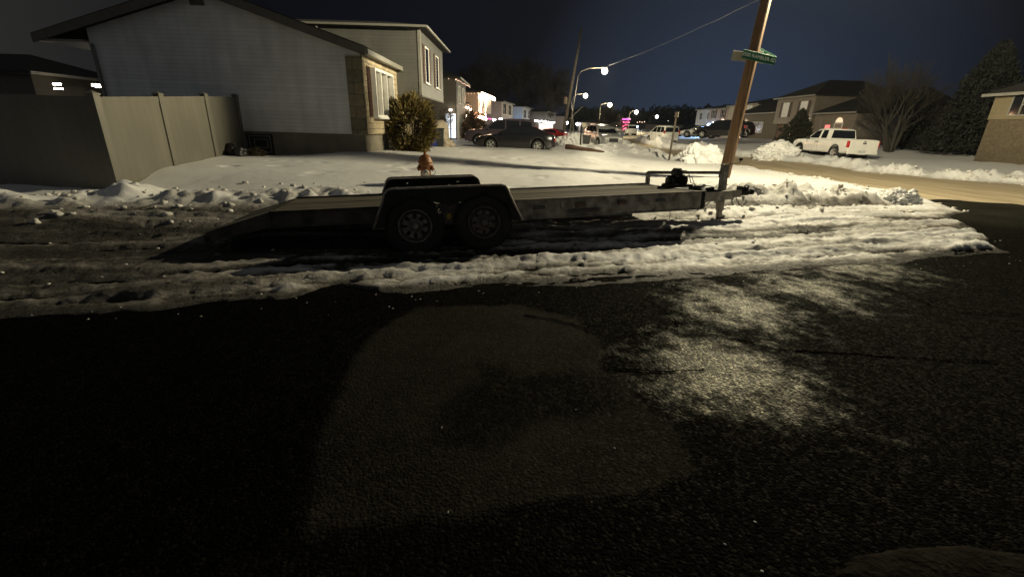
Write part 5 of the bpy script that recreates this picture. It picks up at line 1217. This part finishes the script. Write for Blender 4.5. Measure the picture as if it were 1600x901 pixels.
q = at_y(1108,198,92); light('flood_light', (q.x+.6, q.y+2, q.z+.6), 900, (.3,.55,1), .3); light('flood_light', at_y(1098,188,97), 700, (.3,.55,1), .4); bt = thing('yard_light', 'intense blue white floodlight in front of the blue lit house', 'yard light', (q.x, q.y, .3), 0, 'yard lights down the street'); mb = MB(); mb.lump((0,0,q.z-.3), .5, 6, 2, 1, .1); mb.build('globe', M['string_blue'], bt); mb = MB(); mb.tube([(0,0,-.4),(0,0,q.z-.6)], .05, 6); mb.build('post', M['plastic_black'], bt)
# low house behind the pickup
t, bx = fhouse('corner_house', 'low brick house with arched fanlight door behind the white pickup', 31, -1, 43.6, 49.6, 11, .6, at_y(1320,176,43.6).z, brick2, None, 2.3, 0, None, None, 'gable')
y_at = lambda u: None
fdoor(t, bx, 0, 1.6, 2.6, .1, 2.0, mat('door_tan', (.35,.25,.2), .5)); 
mb = MB(); mb.prism([(-.03, 2.1+.5*math.cos(a), 2.12+.45*math.sin(a)) for a in np.linspace(0, math.pi, 12)], (-.03, 0, 0)); mb.build('fanlight', M['win_warm'], t)
mb = MB(); bx(mb, 0, .05, 3.3, 4.0, 1.4, 1.9); mb.build('flag', M['neon_red'], t); mb = MB(); bx(mb, 0, .05, 3.4, 4.0, .4, 1.3); mb.build('door_panel', M['neon_violet'], t)
mb = MB(); bx(mb, .0, .06, 2.75, 2.95, .1, 2.4); bx(mb, .0, .06, 4.6, 4.8, .1, 2.4); mb.build('trim', M['trim'], t)
# house at the right edge
q = at_y(1556, 151, 25.5)
t6, bx = fhouse('edge_house', 'tan house with one dark window at the right edge behind the evergreen', q.x, -1, 21.5, 25.5, 7, .8, q.z, siding('yellow_siding', (.2,.165,.095)), brickmat('brick_brown', (.10,.08,.045), (.13,.1,.06), (.12,.1,.075), .24, .08), 1.4, .06, at_y(1575,186,24).z)
w0 = at_y(1578,182,24.3); fwin(t6, bx, 0, 2.0, 3.0, w0.z-.8+.08, w0.z-.8+1.0, M['glass'], None, M['trim'])
# far left neighbour with lit windows
q = at_y(118, 146, 24)
t, bx = fhouse('neighbour_house', 'dark low house with bright lit windows beyond the fence at far left', q.x-2, 1, 24, 30, 10, .4, at_y(118,118,24).z, sid_d, None, 1.2)
for u0, u1, v0, v1 in ((80,93,130,133),(82,96,137,140),(141,154,131,135),(147,157,134,137)):
    a, b = at_y(u0, v0, 23.9), at_y(u1, v1, 23.9); side_panel(t, 'lit_window', M['porch'], a.x-t.location.x, b.x-t.location.x, b.z-.4, a.z-.4)
q0 = t.location
# ------------------------------------------------------------------ TREES
def bare_tree(name, label, loc, h, seed, trunks=1, levels=4, kids=4, spread=.6, r0=.14, group=None, tw=.006, material=None, lean=0):
    rr = random.Random(seed); t = thing(name, label, 'tree', loc, 0, group); A, B_ = MB(), MB(); material = material or M['bark']
    def grow(p, d, L_, r, lv):
        n = 3; pts = [p]; q = p.copy(); dd = d.copy()
        for i in range(n):
            dd = (dd+Vector((rr.gauss(0,.16), rr.gauss(0,.16), rr.gauss(.05,.1)))).normalized(); q = q+dd*L_/n; pts.append(q.copy())
        r1 = max(tw, r*.58); (A if lv <= 1 else B_).tube(pts, [r+(r1-r)*i/n for i in range(n+1)], 7 if lv == 0 else 5 if lv == 1 else 3, False)
        if lv < levels:
            k = kids+(1 if lv >= 1 else 0)
            for i in range(k):
                f = .45+.55*(i+rr.random())/k; b = pts[0].lerp(pts[-1], f) if lv else pts[min(n, 1+int(f*n*.999))]
                b = pts[min(n-1, int(f*n))].lerp(pts[min(n, int(f*n)+1)], f*n-int(f*n)) if f < 1 else pts[-1]
                ax = dd.orthogonal().normalized(); ax = Matrix.Rotation(rr.uniform(0, 6.28), 3, dd) @ ax
                nd = (dd+ax*rr.uniform(spread*.7, spread*1.5)).normalized()
                grow(b, nd, L_*rr.uniform(.55, .78), r1*.72, lv+1)
    for k in range(trunks):
        a = 2*math.pi*k/trunks+rr.uniform(0,1); d = Vector((math.cos(a)*.33*(trunks > 1)+lean, math.sin(a)*.33*(trunks > 1), 1)).normalized()
        grow(Vector((math.cos(a)*.12*(trunks > 1), math.sin(a)*.12*(trunks > 1), -.2)), d, h*.40, r0, 0)
    A.build('trunk', material, t); B_.build('crown', material, t); return t
def evergreen(name, label, loc, h, rb, n, seed, size, material=None, group=None, irr=.55, z0=.08):
    rr = random.Random(seed); t = thing(name, label, 'tree', loc, 0, group); mb = MB(); pts = []
    lobes = [(rr.uniform(0,6.28), rr.uniform(.1,.9), rr.uniform(.6,1.25)) for _ in range(26)]
    while len(pts) < n:
        f = rr.random()**1.35; a = rr.uniform(0, 6.28); k = 1
        w = sum(math.exp(-((math.atan2(math.sin(a-la), math.cos(a-la)))/.5)**2-((f-lf)/.1)**2)*(lr-.8) for la, lf, lr in lobes)
        r_ = rb*((1-f)**.75)*(.85+irr*w*1.6)+.05*rb; q = r_*rr.random()**.45
        pts.append((math.cos(a)*q, math.sin(a)*q, h*(z0+(1-z0)*f)-.12*q+rr.gauss(0,.05)))
    leaf_cloud(mb, pts, size, seed, 2.6); mb.build('crown', material or M['needle'], t)
    mb = MB(); mb.tube([(0,0,-.3),(.03,0,h*.4),(0,.03,h*.9)], [.04*h*.5,.03*h*.5,.02], 8)
    for k in range(24):
        f = rr.uniform(.12,.85); a = rr.uniform(0,6.28); l_ = rb*(1-f)**.75*.8; mb.tube([(0,0,h*f),(math.cos(a)*l_,math.sin(a)*l_,h*f+.1*l_)], [.035,.01], 4)
    mb.build('trunk', M['bark_dark'], t); return t
for i, (u, top, y, sd_, lb) in enumerate(((764,92,120,11,'leftmost of three tall bare winter trees looming behind the row of houses'),(808,84,124,12,'tallest bare winter tree in the middle behind the row of houses'),(848,118,122,13,'rightmost and lowest bare winter tree behind the row of houses'))):
    p = at_y(u, 205, y); hh_ = at_y(u, top, y).z
    bare_tree('bare_tree', lb, (p.x, p.y, 0), hh_*1.16, sd_, 2, 5, 4, .62, .35, 'bare trees behind the houses', .035, M['bark_dark'])
p = at_y(1392, 224, 32); bare_tree('bare_tree', 'bare multi trunk tree behind the tailgate of the white pickup', (p.x, p.y, ground_z(p.x, p.y)), 6.6, 31, 4, 4, 4, .42, .13, None, .008, M['bark'])
p = at_y(1514, 226, 29); tp = at_y(1550, 68, 29)
evergreen('evergreen_tree', 'tall dark evergreen tree near the right edge of the picture', (p.x, p.y, ground_z(p.x, p.y)), tp.z-.6, 2.7, 15000, 41, .085)
p = at_y(1480, 224, 33); evergreen('evergreen_tree', 'smaller dark evergreen between the bare tree and the tall evergreen', (p.x, p.y, ground_z(p.x, p.y)), 3.6, 2.1, 6000, 42, .09)
p = at_y(1440, 222, 36); evergreen('evergreen_tree', 'low dark evergreen right behind the bare multi trunk tree', (p.x, p.y, ground_z(p.x, p.y)), 3.2, 2.0, 5000, 43, .09)
p = at_y(1244, 219, 43.0); evergreen('evergreen_shrub', 'dense dark evergreen shrub left of the fanlight door behind the pickup', (p.x, p.y, ground_z(p.x, p.y)), 2.9, 1.7, 6000, 44, .08, M['bush_dark'])
p = at_y(702, 213, 24); bare_tree('small_bare_tree', 'small dark bare tree before the lit white door of the dark house', (p.x, p.y, ground_z(p.x, p.y)), 2.6, 51, 1, 4, 4, .7, .06, None, .006, M['bark_dark'])
p = at_y(950, 205, 78); bare_tree('bare_tree', 'bare spreading tree lit by street lamps behind the silver crossover', (p.x, p.y, 0), 6.0, 61, 3, 4, 4, .8, .14, None, .02, M['bark'])
for i, (u, y, rx_, h_, m_, lb) in enumerate(((737,46,.95,1.2,'bush_brown','reddish brown bush left of the black sedan hood'),(722,44,.8,.7,'bush_brown','low brown bush at the foot of the dark house'),(748,50,.8,.9,'bush_dark','dark round bush between brown bush and minivan'))):
    p = at_y(u, 208, y); bush('shrub', lb, (p.x, p.y), rx_, rx_, h_, 2600, .06, M[m_], 70+i)
p = at_y(737,200,47); evergreen('evergreen_shrub', 'pointed dark conifer against the orange lit house', (p.x, p.y, ground_z(p.x, p.y)), 2.4, .7, 1800, 81, .07, M['bush_dark'])
def woods():
    rr = random.Random(9); mb = MB()
    for i in range(34):
        u = 890+i*7.2; y = rr.uniform(215, 260); top = 166+10*rr.random()+(5 if 985 < u < 1010 else 0)
        p = at_y(u, 200, y); h_ = at_y(u, top, y).z
        mb_pts = [(p.x+q[0], p.y+q[1], h_*.52+q[2]) for q in ellipsoid_pts(4.5, 4, h_*.46, 420, i, .5)]
        leaf_cloud(mb, mb_pts, .7, i, 1.6); mb.tube([(p.x,p.y,-1),(p.x,p.y,h_*.7)], [.4,.15], 5)
    for i in range(26):
        u = -150+i*28; y = rr.uniform(60, 80); top = 100+16*rr.random(); 
    tag(mb.build('woods', M['bush_dark']), 'dark mass of distant trees behind the street lamps', 'woods', kind='stuff')
woods()
# ------------------------------------------------------------------ STREET LAMPS, POSTS, WIRES
WARM = (1, .875, .58)
def street_lamp(label, y, ubase, vbase, utop, vtop, ul, vl, r, power=0, gm='lamp_white'):
    pb, pt, pl = at_y(ubase, vbase, y), at_y(utop, vtop, y), at_y(ul, vl, y)
    t = thing('street_lamp', label, 'street lamp', (pb.x, pb.y, pb.z-.3), 0, 'street lamps down the road')
    o = Vector(t.location); tp_ = pt-o; lp = pl-o
    rad = max(.055, y*.0009)
    mb = MB(); mb.tube([(0,0,-.5), tp_*.5, tp_], [rad*1.3, rad, rad*.8], 8); mb.build('pole', M['galv'], t)
    mb = MB(); mb.tube([tp_-Vector((0,0,.05)), tp_+Vector(((lp.x-tp_.x)*.12,0,(lp.z-tp_.z)*.6+.05)), tp_.lerp(lp,.4)+Vector((0,0,(lp.z-tp_.z)*.55+.12)), lp+Vector((-.3,0,.16))], rad*.6, 6); mb.build('arm', M['galv'], t)
    mb = MB(); mb.bevbox(lp.x-.38, lp.x+.3, lp.y-.16, lp.y+.16, lp.z+.1, lp.z+.26, .05); mb.build('lamp_head', M['galv'], t)
    mb = MB(); mb.lathe([(.001,-r),(r*.5,-r*.85),(r*.87,-r*.5),(r,0),(r*.87,r*.5),(r*.5,r*.85),(.001,r)], 14, Matrix.Translation(lp-Vector((0,.0,r*.4)))); mb.build('lens', M[gm], t)  # lens drawn oversize to stand in for lamp glare
    if power: light('lamp_light', pl+Vector((0,-.5,-r-.35)), power, WARM, .15)
    return t
street_lamp('nearest street lamp with a curved arm right of the wooden pole', 50, 888, 217, 903, 119, 945, 109, .32, 2600)
street_lamp('second nearest street lamp, the one left of and below the curved arm lamp', 88, 897, 210, 893, 160, 915, 148, .42, 2600)
street_lamp('third street lamp on a thin pole above the silver crossover', 100, 935, 212, 938, 166, 953, 162.5, .46, 2600)
street_lamp('fourth street lamp, above the magenta lit house', 150, 980, 208, 983, 180, 994.5, 174, .58, 3500, 'lamp_far')
street_lamp('fifth street lamp, the bright one left of the white sport utility vehicle', 205, 1013, 207, 1015, 185, 1026.5, 181.5, .68, 0, 'lamp_far')
street_lamp('sixth street lamp, directly above the white sport utility vehicle', 250, 1034, 206, 1035, 190, 1043.5, 186, .72, 0, 'lamp_far')
street_lamp('seventh street lamp, a small one just right of the leaning signpost top', 300, 1055, 206, 1055, 192, 1060.5, 186.5, .4, 0, 'lamp_far')
street_lamp('eighth street lamp, second from the right end of the row', 320, 1066, 206, 1066, 192, 1071, 187, .55, 0, 'lamp_far')
street_lamp('last street lamp on the right beside the blue lit house', 330, 1082, 206, 1082, 193, 1087, 188.5, .5, 0, 'lamp_far')
wb_, wt_ = at_y(878, 214, 56), at_y(909, 44, 56)
wp = thing('wooden_pole', 'dark wooden utility pole left of the nearest street lamp', 'utility pole', (wb_.x, wb_.y, wb_.z-.5))
mb = MB(); mb.tube([(0,0,-.3), (wt_-wb_)*.5, wt_-wb_+Vector((0,0,.5))], [.20,.17,.13], 10); mb.build('pole', M['bark_dark'], wp)
d_ = (wt_-wb_); mb = MB(); mb.lathe([(.001,0),(.2,0),(.22,.1),(.22,.7),(.15,.8),(.001,.8)], 12, Matrix.Translation(d_*.36+Vector((-.35,0,0)))); mb.build('transformer', M['grey_wood'], wp)
mb = MB(); mb.tube([d_*.18, d_*.36+Vector((1.7,0,-.2))], .05, 6); mb.build('brace', M['galv'], wp)
wr = thing('overhead_wire', 'thin pale overhead wire slanting from the distant lamp to the near pole top', 'wire', PTOP*.0+at_y(1186,0,13.2))
o = Vector(wr.location); a = o.copy(); b = at_y(950,104,52); mb = MB(); pts = []
for k in range(25):
    f = k/24; p = a.lerp(b, f); p.z -= .18*math.sin(math.pi*f)*(1-f); p.z += .012*math.sin(9*f*6.28)*(f < .2); pts.append(p-o)
pts.insert(0, dirp*5.35+PB-o)
mb.tube(pts, [.007]*len(pts), 5); mb.build('wire', mat('wire_grey', (.35,.34,.32), .5, .3, var=0), wr)
hz_ = MB(); hz_.box(-460, 460, -100, 460, -1.6, 40); hzo = hz_.build('haze', None); tag(hzo, kind='stuff')  # thin scattering air added to give the lamps a glow
hm = bpy.data.materials.new('haze'); hm.use_nodes = True; hN, hL = hm.node_tree.nodes, hm.node_tree.links; hN.remove(hN['Principled BSDF'])
pv = hN.new('ShaderNodeVolumePrincipled'); pv.inputs['Color'].default_value = (.8,.9,1,1); pv.inputs['Density'].default_value = .00014; hL.new(pv.outputs[0], hN['Material Output'].inputs['Volume']); hzo.data.materials.append(hm)
# thin posts
def post(name, label, u0, v0, u1, v1, y, r, material, cat='post'):
    a, b = at_y(u0, v0, y), at_y(u1, v1, y); t = thing(name, label, cat, (a.x, a.y, a.z-.2)); o = Vector(t.location)
    mb = MB(); mb.tube([(0,0,-.3), b-o], [r, r*.85], 8); mb.build('post', material, t); return t, b-o
t, tp_ = post('signpost', 'thin leaning rusty signpost beside the big snow pile at the kerb', 1045, 249, 1057.5, 178, 23.5, .055, M['grey_wood'], 'signpost')
mb = MB(); mb.box(tp_.x-.012, tp_.x+.012, tp_.y-.25, tp_.y+.25, tp_.z-.16, tp_.z+.08); mb.build('sign_plate', M['sign_back'], t)
t, tp_ = post('sign_stake', 'dark upright post with a small yellowish sign left of the silver crossover', 907, 236, 908.5, 194, 30, .06, M['plastic_black'], 'sign')
mb = MB(); mb.box(tp_.x-.02, tp_.x+.32, tp_.y-.015, tp_.y+.015, tp_.z-.18, tp_.z+.08); mb.build('sign_plate', M['sign_back'], t)
q = at_y(912, 225, 31.5); t = thing('trash_can', 'dark square trash can behind the upright dark post', 'trash can', (q.x+.15, q.y, q.z))
mb = MB(); mb.add([(-.2,-.2,0),(.2,-.2,0),(.2,.2,0),(-.2,.2,0),(-.25,-.25,.5),(.25,-.25,.5),(.25,.25,.5),(-.25,.25,.5)], [(3,2,1,0),(0,1,5,4),(1,2,6,5),(2,3,7,6),(3,0,4,7),(4,5,6,7)]); mb.build('body', M['bin_black'], t); mb = MB(); mb.bevbox(-.28,.28,-.28,.28,.5,.58,.03); mb.build('lid', M['bin_black'], t)
a, b = at_y(886, 229, 29.2), at_y(944, 238, 28.4); t = thing('fallen_log', 'long brown log lying on the snow in front of the silver crossover', 'log', a)
mb = MB(); mb.tube([(-.1,0,0), (b-a)*.3+Vector((0,0,.03)), (b-a)*.6, (b-a)+Vector((0,0,-.02))], [.15,.16,.13,.09], 10); mb.build('log', M['log'], t)
mb = MB(); mb.tube([Vector((0,-.02,.12)), (b-a)*.3+Vector((0,-.02,.13)), (b-a)*.62+Vector((0,-.02,.09))], [.03,.10,.04], 8); mb.build('snow_cap', M['snow'], t)
# big snow piles
def pile(label, u, v, y, w, h_, seed):
    p = at_y(u, v, y); z = ground_z(p.x, p.y)-.1; bm = bmesh.new(); bmesh.ops.create_icosphere(bm, subdivisions=6, radius=1.0)
    co = np.array([tuple(v.co) for v in bm.verts]); 
    n1 = fbm(co[:,0]*2.3+seed, co[:,1]*2.3+co[:,2]*2, seed, 4, .6); n2 = fbm(co[:,0]*7+co[:,2]*5, co[:,1]*7, seed+3, 4, .6)
    k = 1+.75*(n1-.5)+.35*(n2-.5)
    for v_, kk in zip(bm.verts, k): v_.co = Vector((v_.co.x*w*kk, v_.co.y*w*.8*kk, max(-.2, v_.co.z*h_*kk)))
    me = bpy.data.meshes.new('snow_pile'); bm.to_mesh(me); bm.free(); me.polygons.foreach_set('use_smooth', [True]*len(me.polygons)); me.materials.append(M['snow'])
    o = bpy.data.objects.new('snow_pile', me); COL.objects.link(o); o.location = (p.x, p.y, z); tag(o, label, 'snow pile', 'shovelled snow piles')
pile('big chunky snow pile at the road edge between thin signpost and utility pole', 1093, 251, 22.0, .95, .80, 3)
pile('lower snow pile touching the right end of the big chunky pile', 1122, 252, 21.6, .75, .42, 8)
pile('snow pile in front of the pickup nose', 1212, 246, 27.5, 1.3, .75, 5)
pile('jagged snow slab standing at the right end of the ploughed heap past the trailer hitch', 1405, 306, 10.6, .42, .36, 11)
pile('small snow mound left of the upright dark post', 897, 221, 36, 1.3, .8, 6)
# ------------------------------------------------------------------ LIGHT, SKY, CAMERA
so = light('pole_lamp_light', LAMP+Vector((0,0,-.12)), LAMP_POWER, WARM, .11); sl = so.data
def batwing(l_, p=1.15, lo=.19, AZ=.08):                              # street luminaire: throws more light sideways than straight down
    l_.use_nodes = True; N, L = l_.node_tree.nodes, l_.node_tree.links; E_ = N['Emission']
    tc = N.new('ShaderNodeTexCoord'); sx = N.new('ShaderNodeSeparateXYZ'); L.new(tc.outputs['Normal'], sx.inputs[0])
    c = math_node(N, L, 'MAXIMUM', math_node(N, L, 'ABSOLUTE', sx.outputs['Z']), lo)
    dt_ = N.new('ShaderNodeVectorMath'); dt_.operation = 'DOT_PRODUCT'; L.new(tc.outputs['Normal'], dt_.inputs[0]); dt_.inputs[1].default_value = (.6, .8, 0)
    az = math_node(N, L, 'MAXIMUM', math_node(N, L, 'MULTIPLY_ADD', dt_.outputs['Value'], AZ, 1-AZ), .02)
    L.new(math_node(N, L, 'MULTIPLY', math_node(N, L, 'POWER', c, -p), az), E_.inputs['Strength'])
batwing(sl)
W = bpy.data.worlds.new('World'); SC.world = W; W.use_nodes = True
N, L = W.node_tree.nodes, W.node_tree.links; bg = N['Background']
tc = N.new('ShaderNodeTexCoord')
nrm = N.new('ShaderNodeVectorMath'); nrm.operation = 'NORMALIZE'; L.new(tc.outputs['Generated'], nrm.inputs[0])
dt = N.new('ShaderNodeVectorMath'); dt.operation = 'DOT_PRODUCT'; L.new(nrm.outputs[0], dt.inputs[0]); dt.inputs[1].default_value = Vector((.40, .92, .0)).normalized()
rp = N.new('ShaderNodeValToRGB'); L.new(dt.outputs['Value'], rp.inputs['Fac']); e = rp.color_ramp.elements
e[0].position = .0; e[0].color = (.044,.046,.049,1); e[1].position = 1.0; e[1].color = (.024,.037,.066,1)  # sky behind the camera brightened, added fill for the sides facing it
for p_, c_ in ((.35,(.02,.02,.019,1)), (.62,(.0022,.0025,.0045,1)), (.80,(.0032,.0038,.0075,1)), (.92,(.0032,.004,.0075,1)), (.975,(.0145,.021,.037,1))):
    x_ = rp.color_ramp.elements.new(p_); x_.color = c_
L.new(rp.outputs['Color'], bg.inputs['Color']); bg.inputs['Strength'].default_value = 1.0
cam = bpy.data.cameras.new('camera'); co_ = bpy.data.objects.new('camera', cam); COL.objects.link(co_); SC.camera = co_
cam.sensor_width = 36; cam.lens = F/1600*36; cam.clip_start = .05; cam.clip_end = 6000
co_.matrix_world = Matrix.Translation((0,0,H)) @ (Matrix.Rotation(R(90)-PITCH, 4, 'X') @ Matrix.Rotation(ROLL, 4, 'Z'))
SC.view_settings.view_transform = 'Standard'; SC.view_settings.look = 'None'; SC.view_settings.exposure = 0; SC.view_settings.gamma = 1
cy = SC.cycles; cy.use_denoising = True; cy.max_bounces = 5; cy.diffuse_bounces = 3; cy.glossy_bounces = 3; cy.sample_clamp_indirect = 4; cy.use_light_tree = True; cy.caustics_reflective = False; cy.caustics_refractive = False
try: cy.denoiser = 'OPENIMAGEDENOISE'
except Exception: pass
